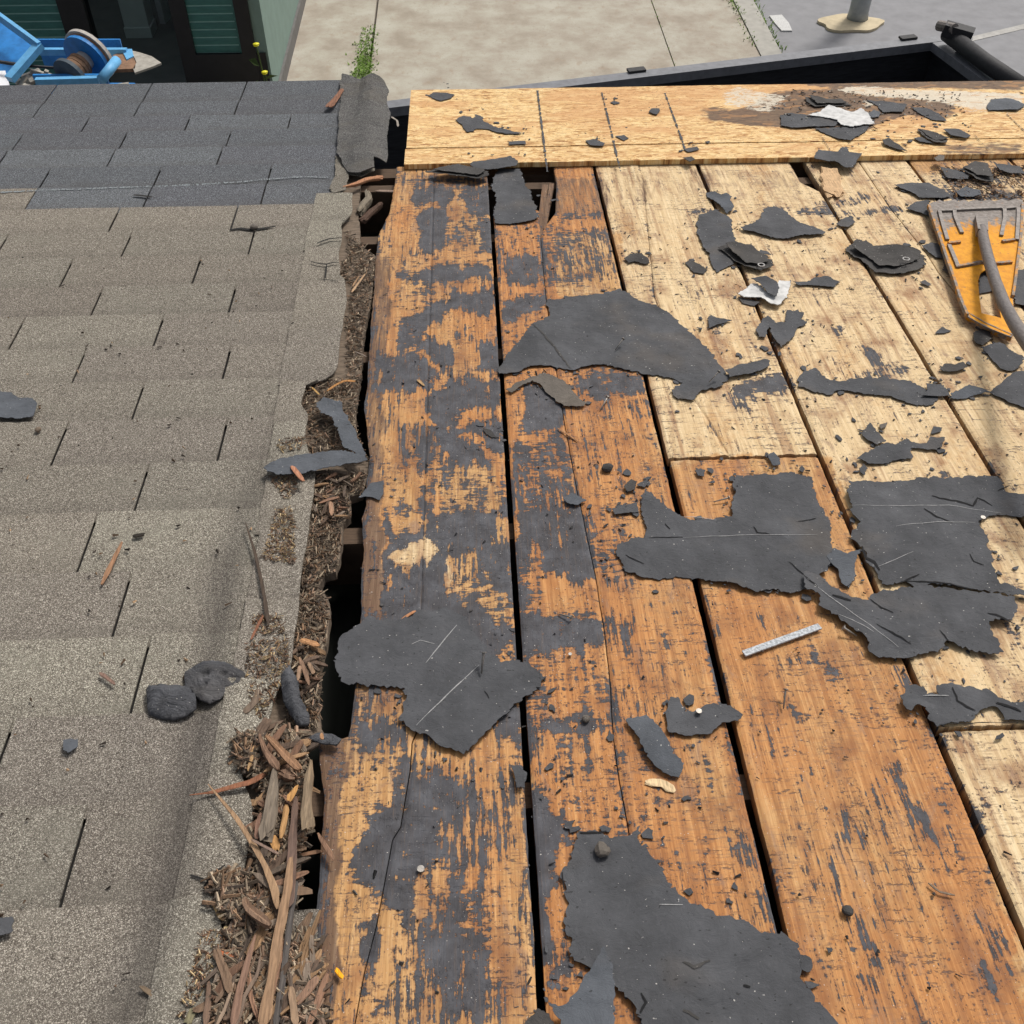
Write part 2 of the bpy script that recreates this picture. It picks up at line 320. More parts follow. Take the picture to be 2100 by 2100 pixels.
# ------------------------------------------------------------------ painted coverage on the boards
def P_(t, *pts): return (t, list(pts))
TAR = [  # (tile, coverage, polygon) residue left by the torn felt
 ('b0',.85,[(400,1060),(640,1060),(650,1110),(600,1170),(480,1150),(420,1185),(380,1130)]),('b0',.85,[(400,1235),(500,1180),(590,1180),(600,1230),(590,1310),(600,1400),(480,1449),(430,1390),(480,1330),(440,1280)]),
 ('b0',.8,[(690,1060),(840,1050),(850,1230),(740,1230),(690,1180)]),('b0',.75,[(770,1250),(855,1240),(858,1449),(760,1449),(790,1360)]),('b0',.5,[(330,1000),(850,1000),(850,1060),(330,1060)]),('b0',.45,[(600,1240),(760,1240),(760,1380),(610,1380)]),
 ('b0',.55,[(1210,1200),(1490,1190),(1500,1240),(1210,1250)]),('b0',.5,[(1110,1290),(1540,1290),(1545,1449),(1110,1449)]),('b0',.35,[(880,1280),(1090,1280),(1090,1449),(880,1449)]),
 ('b1',.9,[(290,60),(420,90),(520,60),(620,50),(780,60),(860,40),(850,110),(700,130),(500,150),(330,140)]),
 ('b1',.88,[(520,230),(620,200),(860,200),(870,330),(800,340),(700,280),(620,300),(560,370),(480,390),(470,490),(620,480),(640,560),(640,620),(560,640),(540,560),(460,530),(340,530),(300,450),(350,380),(400,340),(480,320)]),
 ('b1',.85,[(760,490),(890,480),(905,650),(780,640),(760,560)]),('b1',.8,[(200,560),(330,540),(420,560),(500,600),(560,680),(480,710),(380,710),(250,690),(190,650)]),
 ('b1',.85,[(520,760),(700,690),(905,690),(915,860),(780,850),(700,900),(620,960),(520,960),(480,870)]),('b1',.8,[(200,700),(520,690),(500,760),(380,780),(280,760),(200,800)]),
 ('b1',.88,[(500,960),(640,970),(720,950),(920,930),(925,1110),(850,1110),(780,1000),(660,990),(640,1040),(750,1080),(880,1180),(760,1200),(620,1180),(560,1080),(480,1040)]),
 ('b1',.6,[(330,970),(540,970),(560,1150),(420,1180),(330,1100)]),('b1',.85,[(460,1180),(620,1180),(600,1260),(550,1250),(520,1330),(600,1449),(470,1449),(440,1300)]),
 ('b1',.85,[(700,1270),(800,1230),(930,1270),(935,1449),(880,1400),(830,1340),(760,1310),(660,1290)]),('b1',.45,[(620,300),(760,300),(740,480),(650,480)]),('b1',.4,[(440,1190),(940,1190),(940,1449),(440,1449)]),
 ('b1',.85,[(930,0),(1105,0),(1115,170),(940,170)]),('b1',.85,[(905,240),(1140,230),(1130,290),(930,330)]),('b1',.8,[(905,320),(1000,300),(990,380),(920,390)]),
 ('b1',.5,[(1110,0),(1560,0),(1560,120),(1120,130)]),('b1',.6,[(1120,130),(1350,100),(1300,160),(1150,180)]),('b1',.85,[(1340,670),(1480,640),(1700,680),(1740,780),(1640,790),(1440,800),(1340,760)]),
 ('b1',.95,[(1040,740),(1150,720),(1240,830),(1265,880),(1250,940),(1200,975),(1110,990),(1050,990),(1020,960),(1040,880)]),('b1',.42,[(1270,830),(1800,830),(1810,930),(1280,920)]),
 ('b1',.62,[(960,1060),(1270,1000),(1330,1449),(960,1449)]),('b1',.25,[(1290,950),(1830,950),(1860,1449),(1340,1449)]),('b1',.3,[(930,840),(1040,840),(1020,1000),(940,1060)]),
 ('b2',.9,[(240,0),(960,0),(985,620),(1000,850),(900,850),(240,640)]),('b2',.9,[(120,610),(700,560),(1000,680),(1000,860),(0,960)]),
 ('b2',.85,[(1000,0),(1345,0),(1400,370),(1160,350),(1000,360)]),('b2',.55,[(1000,330),(1160,350),(1170,600),(1020,600)]),('b2',.95,[(1010,600),(1200,570),(1330,575),(1480,600),(1500,740),(1360,760),(1200,820),(1150,900),(1020,850)]),
 ('b2',.4,[(1020,850),(1180,800),(1180,1200),(1040,1200)]),('b2',.9,[(1040,1190),(1180,1160),(1500,1170),(1510,1240),(1050,1260)]),('b2',.3,[(1180,800),(1500,780),(1510,1200),(1180,1180)]),
 ('b2',.42,[(1345,0),(1600,0),(1700,500),(1400,350)]),('b2',.62,[(1490,560),(1640,600),(1700,900),(1620,1000),(1510,900)]),('b2',.75,[(1520,940),(1680,1000),(1700,1180),(1530,1200)]),('b2',.4,[(1060,1270),(1540,1270),(1600,1449),(1060,1449)]),
 ('b2',.8,[(100,1150),(330,1180),(390,1230),(300,1290),(150,1310),(60,1270)]),('b2',.85,[(850,1180),(950,1100),(1000,1180),(1000,1260),(850,1270)]),('b2',.6,[(180,1340),(400,1330),(390,1449),(180,1449)]),
 ('b2',.95,[(1850,1050),(1932,1040),(1990,1130),(1990,1200),(1870,1200)]),('b2',.6,[(1740,880),(1932,860),(1932,930),(1760,930)]),('b2',.28,[(1500,780),(1932,700),(1932,1449),(1600,1449)]),
 ('b3',.9,[(200,230),(290,200),(270,60),(300,0),(620,0),(640,90),(700,180),(650,240),(600,290),(540,320),(560,420),(640,440),(640,540),(560,560),(480,610),(450,660),(400,720),(440,800),(400,870),(450,920),(420,1000),(330,990),(300,900),(310,830),(210,740),(130,660),(60,590),(50,490),(80,400),(160,340)]),
 ('b3',.46,[(640,200),(1020,80),(1050,400),(900,560),(640,700),(560,620),(640,540)]),('b3',.52,[(480,880),(640,700),(900,700),(880,900),(930,1449),(350,1449),(300,1040)]),('b3',.7,[(450,880),(630,900),(640,1090),(450,1100)]),('b3',.62,[(300,1080),(480,1080),(460,1449),(240,1449)]),
 ('b3',.85,[(100,1000),(150,900),(200,870),(200,1000),(190,1130),(110,1130)]),('b3',.75,[(690,1020),(790,1080),(800,1449),(700,1449)]),('b3',.72,[(580,640),(660,600),(680,780),(600,800)]),('b3',.8,[(640,80),(780,60),(780,200),(680,250)]),('b3',.7,[(900,0),(1020,60),(1030,200),(930,180)]),
 ('b3',.95,[(1060,140),(1180,180),(1230,330),(1330,400),(1300,520),(1250,600),(1240,660),(1180,700),(1150,900),(1190,960),(1160,1060),(1110,1020),(1090,700),(1060,400)]),('b3',.3,[(1060,0),(1560,0),(1600,360),(1330,360)]),('b3',.7,[(1300,180),(1400,180),(1400,245),(1300,240)]),('b3',.22,[(1600,0),(1932,0),(1932,740),(1690,350)]),
 ('b3',.75,[(1200,1080),(1290,1080),(1400,1170),(1300,1260),(1210,1230)]),('b3',.35,[(1240,400),(1320,400),(1330,560),(1230,600)]),
 ('c1',.9,[(380,710),(500,660),(590,660),(615,765),(540,790),(430,770),(300,790),(250,740)]),('c1',.5,[(240,760),(430,790),(400,880),(240,860)]),('c1',.75,[(1010,520),(1040,480),(1100,540),(1130,600),(1110,650),(1040,620)]),('c1',.55,[(960,660),(1180,600),(1345,660),(1240,710),(960,700)]),('c1',.6,[(1400,1230),(1480,1200),(1520,1270),(1400,1270)]),('c1',.3,[(60,180),(140,200),(120,260),(60,250)]),('c1',.4,[(60,400),(220,400),(200,440),(80,440)]),
 ('c1',.22,[(0,1160),(380,1160),(300,1449),(0,1449)]),
 ('c0',.85,[(630,1200),(700,1180),(850,1200),(860,1225),(700,1225)]),('c0',.7,[(780,1130),(810,1150),(850,1215),(760,1210),(740,1170)]),('c0',.85,[(890,1200),(1000,1205),(1160,1175),(1330,1190),(1150,1205),(1040,1220),(930,1220)]),('c0',.8,[(0,1190),(180,1180),(180,1210),(0,1215)]),('c0',.5,[(430,1170),(600,1160),(600,1190),(440,1200)]),('c0',.5,[(860,1140),(1000,1090),(1050,1110),(1000,1180),(880,1180)]),
 ('c0',.75,[(1500,1060),(1932,1010),(1932,1130),(1400,1140)]),('c0',.4,[(1380,960),(1932,960),(1932,1100),(1480,1080)]),
 ('c2',.5,[(80,380),(190,420),(260,1040),(200,1040)]),('c2',.5,[(540,1070),(700,1060),(720,1110),(620,1140),(540,1130)]),('c2',.55,[(380,1080),(430,1080),(430,1130),(380,1120)]),('c2',.6,[(740,1110),(820,1110),(820,1170),(760,1170)]),('c2',.6,[(840,1060),(920,1060),(920,1110),(860,1110)]),('c2',.6,[(1040,1060),(1120,1060),(1120,1110),(1050,1110)]),('c2',.6,[(830,1180),(990,1180),(990,1230),(840,1230)]),
 ('c2',.75,[(800,890),(920,890),(920,925),(810,920)]),('c2',.45,[(1200,830),(1280,840),(1340,1010),(1250,1010),(1200,960)]),('c2',.35,[(400,560),(680,560),(680,620),(420,620)]),('c2',.3,[(450,780),(1000,780),(1000,880),(470,900)]),('c2',.5,[(1500,1240),(1640,1290),(1640,1320),(1530,1310)]),('c2',.45,[(1800,600),(1932,640),(1932,960),(1870,860)]),
 ('c2',.2,[(380,1130),(1400,1130),(1500,1449),(420,1449)]),('c3',.22,[(480,0),(1500,0),(1932,1000),(1932,1449),(880,1449),(660,1000)]),('c3',.9,[(1275,190),(1330,210),(1440,340),(1440,390),(1390,370),(1310,290)]),('c3',.85,[(1200,20),(1260,10),(1260,110),(1210,110)]),('c3',.9,[(1550,470),(1600,450),(1630,510),(1590,560),(1560,520)]),('c3',.9,[(1640,620),(1690,610),(1690,670),(1650,670)]),('c3',.95,[(1650,1120),(1700,1090),(1750,1120),(1750,1200),(1690,1240),(1650,1190)]),('c3',.6,[(1690,1290),(1770,1290),(1760,1350),(1720,1449),(1690,1430)]),
 ('c3',.6,[(1540,840),(1640,840),(1680,960),(1580,920)]),('c3',.7,[(1770,960),(1880,950),(1860,990),(1780,990)]),('c3',.6,[(900,950),(1130,950),(1130,990),(920,990)]),('c3',.6,[(1040,1020),(1090,1010),(1090,1070),(1050,1060)]),('c3',.55,[(970,1180),(1110,1180),(1100,1220),(980,1220)]),('c3',.55,[(1320,1170),(1440,1160),(1430,1200),(1340,1200)]),('b1',.08,[(380,850),(510,890),(490,950),(330,955),(310,900)]),('b1',.3,[(640,300),(770,310),(770,400),(740,540),(650,520),(620,400)]),('b1',.2,[(480,380),(620,370),(620,440),(490,490)]),('b1',.3,[(400,160),(620,160),(600,240),(440,340),(390,320)]),('b1',.35,[(650,990),(800,1000),(880,1120),(760,1090),(640,1040)]),('b1',.15,[(290,1240),(460,1200),(470,1330),(280,1370)]),('b1',.36,[(600,1190),(880,1200),(900,1260),(640,1270)]),('b1',.40,[(540,1320),(760,1330),(900,1380),(900,1449),(540,1449)]),
 ('b2',.2,[(260,20),(490,10),(490,90),(290,110)]),('b2',.05,[(300,200),(400,180),(540,160),(540,220),(490,290),(350,330),(290,280)]),('b2',.5,[(590,250),(760,180),(830,330),(960,480),(970,640),(870,640),(770,500),(570,450)]),('b2',.25,[(860,30),(960,30),(965,200),(860,190)]),('b2',.1,[(895,775),(980,765),(985,850),(895,850)]),('b2',.2,[(250,360),(290,360),(290,420),(250,420)]),('b2',.12,[(1165,350),(1340,370),(1460,420),(1465,570),(1330,570),(1170,560)]),('b2',.4,[(1080,150),(1160,150),(1170,600),(1090,560)]),
 ('c1',.95,[(855,425),(890,412),(918,430),(905,452),(868,450)]),('c1',.9,[(905,375),(930,370),(940,385),(910,390)]),('b2',.9,[(1785,700),(1850,700),(1890,740),(1830,745)]),
 ('c3',.5,[(0,0),(40,30),(20,110),(0,100)]),('c3',.9,[(260,400),(310,400),(320,440),(280,460)]),
 ('c3',.5,[(340,340),(420,560),(500,720),(480,900),(430,800),(400,600),(320,380)]),('c3',.6,[(1800,520),(1850,560),(1910,690),(1880,690),(1830,610)]),('c3',.4,[(1610,100),(1700,120),(1720,240),(1660,200)]),('c3',.42,[(700,340),(1160,330),(1160,400),(720,400)]),('c3',.35,[(740,400),(1060,410),(1060,500),(760,480)]),
]
PALE = [  # (tile, paleness, polygon)
 ('m',.95,[(1135,325),(1945,325),(1945,860),(1690,930),(1610,900),(1545,852),(1248,868),(1210,700),(1150,420)]),('m',.9,[(1600,900),(1945,900),(1945,1340),(1760,1290),(1600,985)]),('m',.95,[(1770,1300),(1945,1300),(1945,1932),(1880,1600)]),
 ('m',.28,[(740,380),(935,480),(950,760),(960,980),(800,980),(730,820),(730,520)]),('m',.95,[(730,1020),(830,1000),(900,1000),(890,1110),(740,1070)]),('m',.6,[(835,880),(940,880),(955,1170),(850,1110)]),('m',.38,[(790,1440),(1000,1400),(1008,1932),(640,1932),(640,1640),(760,1700)]),
 ('m',.22,[(1085,560),(1180,560),(1240,800),(1345,1300),(1400,1600),(1180,1500),(1060,800)]),('m',.62,[(1050,440),(1170,440),(1175,560),(1050,560)]),('m',.24,[(1270,870),(1560,870),(1700,1240),(1930,1930),(1480,1800)]),('m',.6,[(1420,870),(1550,870),(1520,900),(1420,890)]),
]
WEA = [('m',.9,[(600,1370),(650,1370),(648,1500),(640,1700),(640,1932),(560,1932),(560,1380)]),('m',.8,[(680,960),(720,960),(728,1180),(660,1200)]),('m',.6,[(695,480),(740,480),(730,720),(725,960),(680,960)]),('m',.35,[(650,1300),(760,1300),(760,1370),(650,1400)]),
 ('b0',.45,[(310,980),(850,980),(850,1040),(560,1090),(330,1180)]),('b0',.5,[(1060,1000),(1470,1000),(1490,1190),(1330,1230),(1100,1200)]),('b0',.35,[(1470,1000),(1932,1000),(1932,1100),(1500,1200)]),('b1',.5,[(330,960),(560,980),(560,1180),(330,1160)]),('c0',.4,[(0,960),(700,960),(700,1060),(0,1080)]),('b2',.5,[(30,990),(230,1000),(200,1449),(0,1449)])]
_area = [[(R(t, p)[0], R(t, p)[1]) for p in poly] for t, c, poly in TAR], [[(R(t, p)[0], R(t, p)[1]) for p in poly] for t, c, poly in PALE], [[(R(t, p)[0], R(t, p)[1]) for p in poly] for t, c, poly in WEA]
def vnoise(X, Y, seed=0, octv=4, gain=.55):
    out = np.zeros(X.shape); amp = 1; tot = 0
    for o in range(octv):
        xi = np.floor(X).astype(np.int64); yi = np.floor(Y).astype(np.int64); fx = X-xi; fy = Y-yi; fx = fx*fx*(3-2*fx); fy = fy*fy*(3-2*fy)
        def hsh(a, b):
            h = (a*374761393+b*668265263+(seed+o*17)*144665) & 0xffffffff; h = ((h ^ (h >> 13))*1274126177) & 0xffffffff; return ((h ^ (h >> 16)) & 0xffff)/65535.
        out += amp*((hsh(xi, yi)*(1-fx)+hsh(xi+1, yi)*fx)*(1-fy)+(hsh(xi, yi+1)*(1-fx)+hsh(xi+1, yi+1)*fx)*fy); tot += amp; amp *= gain; X = X*2.03+7; Y = Y*2.03+3
    return out/tot
def coverage(X, Y, tar0=.1, pale0=.2, wild=.28):
    X0, Y0 = X, Y; wx = vnoise(X*38, Y*22, 1)-.5; wy = vnoise(X*45, Y*20, 2)-.5; X = X0+wx*.034; Y = Y0+wy*.055
    out = []
    for polys, src, base in zip(_area, (TAR, PALE, WEA), (tar0, pale0, 0.0)):
        a = np.full(X.shape, base)
        for k in range(5):                                   # jittered samples soften the outlines
            ox, oy = ((0, 0), (.004, .009), (-.004, .012), (.003, -.012), (-.003, -.008))[k]
            b = np.full(X.shape, base)
            for pl, s in zip(polys, src):
                q = np.asarray(pl); bb = (X+ox > q[:, 0].min()) & (X+ox < q[:, 0].max()) & (Y+oy > q[:, 1].min()) & (Y+oy < q[:, 1].max())
                if bb.any():
                    i = np.where(bb); ins = inside(pl, X[i]+ox, Y[i]+oy); j = tuple(w[ins] for w in i); b[j] = s[1]
            a = b if k == 0 else a+b
        out.append(a/5)
    out[0] = out[0]+wild*1.6*(vnoise(X0*44, Y0*11, 5, 5, .6)-.5)
    return out
def set_cov(o, cols):
    at = o.data.color_attributes.new('cov', 'FLOAT_COLOR', 'POINT'); n = len(o.data.vertices); a = np.ones((n, 4)); a[:, :3] = 0
    for i, c in enumerate(cols): a[:len(c), i] = c
    at.data.foreach_set('color', a.ravel().astype(np.float32))

def interp(pts, y):
    ys = [p[1] for p in pts]; xs = [p[0] for p in pts]; o = np.argsort(ys); return np.interp(y, np.array(ys)[o], np.array(xs)[o])
def board(parent, lf, rf, y0, y1, thick=.021, zoff=0, tar0=.1, pale0=.2, res=.0042, cup=.0015, seed=0, splits=None, endj=.002, label=None):
    """one deck board; lf/rf give its long edges at y; splits = list of crack lines (x(y), gap(y)) running inside it"""
    edges = [lf]+[s for s in (splits or [])]+[rf]; V = []; F = []; COV = [[], [], []]
    for k in range(len(edges)-1):
        a = edges[k]; b = edges[k+1]
        af = (lambda y: a[0](y)+a[1](y)/2) if isinstance(a, tuple) else a
        bf = (lambda y: b[0](y)-b[1](y)/2) if isinstance(b, tuple) else b
        wid = float(abs(bf(np.array([(y0+y1)/2]))[0]-af(np.array([(y0+y1)/2]))[0])); nu = max(4, int(wid/res)); nv = int((y1-y0)/res)
        v = np.linspace(y0, y1, nv+1); u = np.linspace(0, 1, nu+1)
        A = af(v); B = bf(v); U, Vv = np.meshgrid(u, v); X = A[:, None]+(B-A)[:, None]*U; Y = Vv.copy()
        en = np.array([noise.noise(Vector((x*60, 3.3+seed, y0)))+.6*noise.noise(Vector((x*190, 8+seed, y0))) for x in X[0]])
        t = (Vv-y0)/(y1-y0); Y += (endj*en)[None, :]*(1-t)+(endj*en[::-1])[None, :]*t
        c = (X-A[:, None].min())/(wid+1e-6)-.5
        Z = zoff+cup*(4*c*c-.5)*.4
        e = np.minimum(np.abs(X-A[:, None]), np.abs(B[:, None]-X)); Z -= .0022*np.exp(-e/.0022)
        lowf = np.array([noise.noise(Vector((seed, y*5, 0))) for y in v]); Z += .0012*lowf[:, None]
        cv = coverage(X, Y, tar0, pale0); cv[0] = cv[0]+.34*np.exp(-e/.005)*(vnoise(X*20, Y*14, 9) > .5); cv[2] = cv[2]+.28*np.exp(-e/.006); n0 = len(V); n = X.size; idx = np.arange(n).reshape(X.shape)+n0
        V += np.column_stack([X.ravel(), Y.ravel(), Z.ravel()]).tolist()
        for i in range(3): COV[i] += cv[i].ravel().tolist()
        q = np.stack([idx[:-1, :-1], idx[:-1, 1:], idx[1:, 1:], idx[1:, :-1]], -1).reshape(-1, 4); F += q.tolist()
        ring = list(idx[0, :])+list(idx[1:, -1])+list(idx[-1, -2::-1])+list(idx[-2:0:-1, 0]); m0 = len(V)
        for r in ring:
            p = V[r]; V.append([p[0], p[1], zoff-thick])
            for i in range(3): COV[i].append((.25, cv[1].mean()*.6, .55)[i])
        L = len(ring)
        for j in range(L): F.append([ring[j], m0+j, m0+(j+1) % L, ring[(j+1) % L]])
        F.append([m0+j for j in range(L)][::-1])
    cx = float(np.mean([p[0] for p in V])); cy = float(np.mean([p[1] for p in V])); V = np.array(V); V[:, 0] -= cx; V[:, 1] -= cy
    o = mk('board', V, [[int(i) for i in f] for f in F], M['wood'], parent); o.location = (cx, cy, 0); set_cov(o, COV)
    if label: o['label'] = label
    return o

# ------------------------------------------------------------------ the house below the roof
house = empty('house_wall', RW, (0, 1.2, -1)); tag(house, 'dark plaster house walls carrying the torn-open roof', 'house')
for a, b in (((-2.7, -.9, -3), (2.7, -.8, -.03)), ((-2.7, 2.78, -3.2), (2.7, 2.84, -.03)), ((-2.75, -.9, -3), (-2.7, 2.84, -.03)), ((2.7, -.9, -3), (2.75, 2.84, -.03))):
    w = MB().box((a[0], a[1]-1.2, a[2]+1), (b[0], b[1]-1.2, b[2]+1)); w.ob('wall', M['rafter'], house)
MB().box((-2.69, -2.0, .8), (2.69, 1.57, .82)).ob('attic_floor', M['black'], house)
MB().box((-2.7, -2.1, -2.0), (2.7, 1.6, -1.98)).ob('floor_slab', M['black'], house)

# ------------------------------------------------------------------ plank deck
deck = empty('plank_deck', RW); tag(deck, 'exposed old plank roof deck stained with tar beside brown shingles', 'roof deck')
nz = lambda y, s, a=.0012: np.array([a*(noise.noise(Vector((s, q*13, 0)))+.5*noise.noise(Vector((s, q*50, 5)))) for q in np.atleast_1d(y)])
LINE = lambda x, s, a=.0012: (lambda y: x+nz(y, s, a))
def poly_line(t, pts, s, a=.0015):
    q = [R(t, p) for p in pts]; return lambda y: interp(q, y)+nz(y, s, a)
b1L = [(R('m', p).x, R('m', p).y) for p in [(745,345),(735,400),(715,440),(708,500),(700,620),(694,700),(688,760),(697,860),(690,950),(682,975),(686,1035),(680,1150),(672,1300),(655,1390),(600,1400),(612,1500),(606,1600),(597,1720),(590,1932)]]
b1Lf = lambda y: interp(b1L, y)+nz(y, 3.1, .003)
def taper(ya, yb, g): return lambda y: g*np.clip(np.minimum((y-ya)/.05, (yb-y)/.05), .06, 1)
c1q = [(R('b3', p).x, R('b3', p).y) for p in [(75,1449),(130,1150),(200,880),(290,400),(335,330),(390,0)]]+[(R('b2', p).x, R('b2', p).y) for p in [(400,1300),(430,1230)]]
board(deck, b1Lf, LINE(.0505, 1), -.25, 2.785, tar0=.27, pale0=.40, seed=1, splits=[(lambda y: np.clip(interp(c1q, y), b1Lf(y)+.03, .03), taper(.30, 1.02, .0016))], label='grey tar-smeared plank with a ragged rotten left edge')
# board 2: top end broken, hole between its two halves
c2q = [(R('m', p).x, R('m', p).y) for p in [(1016,345),(1018,420),(1030,560),(1062,780),(1075,850),(1090,930),(1110,1020),(1128,1110),(1140,1190),(1150,1280),(1158,1390),(1168,1470),(1185,1560)]]
c2f = lambda y: interp(c2q, y)+nz(y, 6.2, .001)
yb = R('m', (1000, 425)).y
board(deck, LINE(.0605, 2), lambda y: c2f(y)-.0008, -.25, 2.50, tar0=.25, pale0=.08, seed=2, endj=.006)
hl = [(R('m', p).x, R('m', p).y) for p in [(1016,452),(1030,425),(1048,400),(1050,345)]]
def b2b(y):
    base = c2f(y)+.0008; h = interp(hl, y); return np.where(y > R('m', (1016, 452)).y, np.maximum(base, h), base)
board(deck, b2b, LINE(.3455, 4), -.25, 2.785, tar0=.19, pale0=.12, seed=3)
for xx, rr in (((1016, 345), (1016, 452)),):
    p, q = R('m', (1033, 345)), R('m', (1026, 445))
    sb = MB(); sb.bar((p.x-.006, p.y, -.012), (q.x-.012, q.y, -.02), .016, .015); sb.bar((p.x+.012, p.y, -.009), (q.x+.004, q.y+.06, -.018), .012, .015)
    o = sb.ob('broken_lath', M['wood'], deck); set_cov(o, [np.full(16, .2), np.full(16, .2), np.full(16, .7)])
yj = R('m', (1400, 862)).y
b3c = [(R('c1', p).x, R('c1', p).y) for p in [(270,1145),(200,1030),(140,920),(70,820),(30,700)]]+[(R('m', p).x, R('m', p).y) for p in [(1235,560),(1213,340)]]
board(deck, LINE(.3565, 5), LINE(.6370, 6), yj+.0025, 2.785, tar0=.06, pale0=.95, seed=4, splits=[(lambda y: interp(b3c, y)+nz(y, 8, .0015), taper(yj-.1, 2.6, .0013))], endj=.004)
board(deck, LINE(.3600, 7), LINE(.6370, 8), -.25, yj-.0035, tar0=.04, pale0=.2, seed=5, zoff=-.002, endj=.003, label='long bright orange plank with rows of dark saw marks')
yk = R('m', (1850, 1372)).y
board(deck, LINE(.6470, 9), lambda y: .94+nz(y, 10)-.036*np.clip((y-2.58)/.06, 0, 1), yk+.002, 2.785, tar0=.07, pale0=.95, seed=6)
board(deck, LINE(.6490, 11), LINE(.9400, 12), -.25, yk-.004, tar0=.14, pale0=.95, seed=7, zoff=-.003)
f3q = [(R('c0', p).x, R('c0', p).y) for p in [(1030,960),(1180,1180),(1380,1430)]]+[(R('c1', p).x, R('c1', p).y) for p in [(1450,90),(1560,220)]]+[(1.118, 1.7), (1.115, .3)]
board(deck, LINE(.9500, 13), LINE(1.236, 14), -.25, 2.785, tar0=.06, pale0=.95, seed=8, splits=[(lambda y: interp(f3q, y)+nz(y, 9, .001), taper(1.2, 2.8, .0022))])
board(deck, LINE(1.246, 15), LINE(1.53, 16), -.25, 2.785, tar0=.25, pale0=.6, seed=9, res=.006)
board(deck, LINE(1.54, 17), LINE(1.83, 18), -.25, 2.785, tar0=.2, pale0=.6, seed=10, res=.008)
board(deck, LINE(1.84, 19), LINE(2.13, 20), -.25, 2.785, tar0=.2, pale0=.6, seed=11, res=.012)
for y, h in ((.22, .1), (.78, .1), (1.31, .1), (1.87, .1), (2.4, .1), (2.70, .12)):
    MB().box((-2.6, y-.02, -.025-h), (2.6, y+.02, -.0245)).ob('rafter', M['rafter'], deck)
# rotten planking left below the brown shingles: everything left of the opening
VOIDL = RL('t2', [(1120,560),(1140,700),(1150,960),(1380,1100),(1350,1250),(1290,1650)])+RL('t3', [(1440,260),(1420,600),(1400,800),(1370,950),(1340,1200),(1350,1450),(1420,1750),(1560,1930)])+RL('t4', [(1560,350),(1400,400),(1400,650),(1300,750),(1290,950),(1210,1390),(1060,1430),(970,1600),(1120,1750),(1140,1900)])+RL('t5', [(1480,350),(1440,520),(1400,700),(1360,1000),(1370,1400),(1440,1600)])+RL('t6', [(1300,150),(1290,500),(1250,1100),(1240,1500),(1200,1930)])+RL('t7', [(1340,400),(1330,900),(1300,1932)])
poly = [Vector((-2.6, 2.76, 0)), Vector((-.30, 2.76, 0))]+VOIDL+[Vector((VOIDL[-1].x, -.3, 0)), Vector((-2.6, -.3, 0))]
v, f = sheet(poly, -.026, .018, .0, .0, .012, .0022, grid=.05, seed=5)
M['oldwood'] = simple('rotten_brown_wood', (.15, .115, .085), .92, .55, 34, bump=.8, bd=.003, stretch=(1, 5, 1))
mk('old_planking', v, f, M['oldwood'], deck)
# eave plywood
def plysheet(x0, x1, y0, y1, z, th, skew=0, lab=None, wob=.001):
    nx, ny = int((x1-x0)/.012), max(3, int((y1-y0)/.012)); xs = np.linspace(x0, x1, nx+1); ys = np.linspace(y0, y1, ny+1); X, Y = np.meshgrid(xs, ys); X = X.copy(); X += skew*(Y-y0)
    Z = np.full(X.shape, z); Z += np.array([[wob*2*noise.noise(Vector((a*3, b*3, 1))) for a in xs] for b in ys])
    Y = Y+np.array([wob*1.5*noise.noise(Vector((a*20, 4, 1)))+wob*noise.noise(Vector((a*70, 4, 1))) for a in xs])[None, :]
    n = X.size; idx = np.arange(n).reshape(X.shape); V = np.column_stack([X.ravel(), Y.ravel(), Z.ravel()]).tolist()
    F = np.stack([idx[:-1, :-1], idx[:-1, 1:], idx[1:, 1:], idx[1:, :-1]], -1).reshape(-1, 4).tolist()
    ring = [int(i) for i in list(idx[0, :])+list(idx[1:, -1])+list(idx[-1, -2::-1])+list(idx[-2:0:-1, 0])]; m0 = len(V)
    for r in ring: V.append([V[r][0], V[r][1], z-th])
    L = len(ring); F += [[ring[j], m0+j, m0+(j+1) % L, ring[(j+1) % L]] for j in range(L)]; F.append([m0+j for j in range(L)][::-1])
    o = mk('plywood_sheet', V, F, M['ply'], deck)
    Xf, Yf = X.ravel(), Y.ravel(); cols = []
    for sets in (PST, PWH, PRD):
        a = np.zeros(Xf.shape)
        for t, c, pl in sets:
            q = [(R(t, p).x, R(t, p).y) for p in pl]
            for ox, oy in ((0, 0), (.02, .01), (-.02, -.01), (.01, -.02), (-.01, .02)): a = np.maximum(a, 0)+np.where(inside(q, Xf+ox, Yf+oy), c/5, 0)
        cols.append(np.clip(a, 0, 1))
    set_cov(o, cols)
    if lab: o['label'] = lab
    return o
PST = [('c0',1,[(480,560),(700,540),(960,540),(1100,600),(1120,720),(960,810),(700,745),(420,740),(200,700),(420,650)]),('c0',.8,[(1050,570),(1500,600),(1520,700),(1300,680),(1150,720)]),('c0',.7,[(560,488),(1300,476),(1932,470),(1932,520),(1300,520),(800,520)]),('c0',.75,[(100,640),(300,660),(600,560),(900,560),(860,640),(1060,700),(960,800),(700,740),(420,740),(130,720)]),('c0',.55,[(560,490),(1900,470),(1932,550),(900,530)]),('c0',.5,[(1240,600),(1500,620),(1480,700),(1300,700)]),('c0',.5,[(1440,840),(1932,830),(1932,930),(1450,920)]),('b0',.5,[(780,575),(860,575),(860,605),(790,605)])]
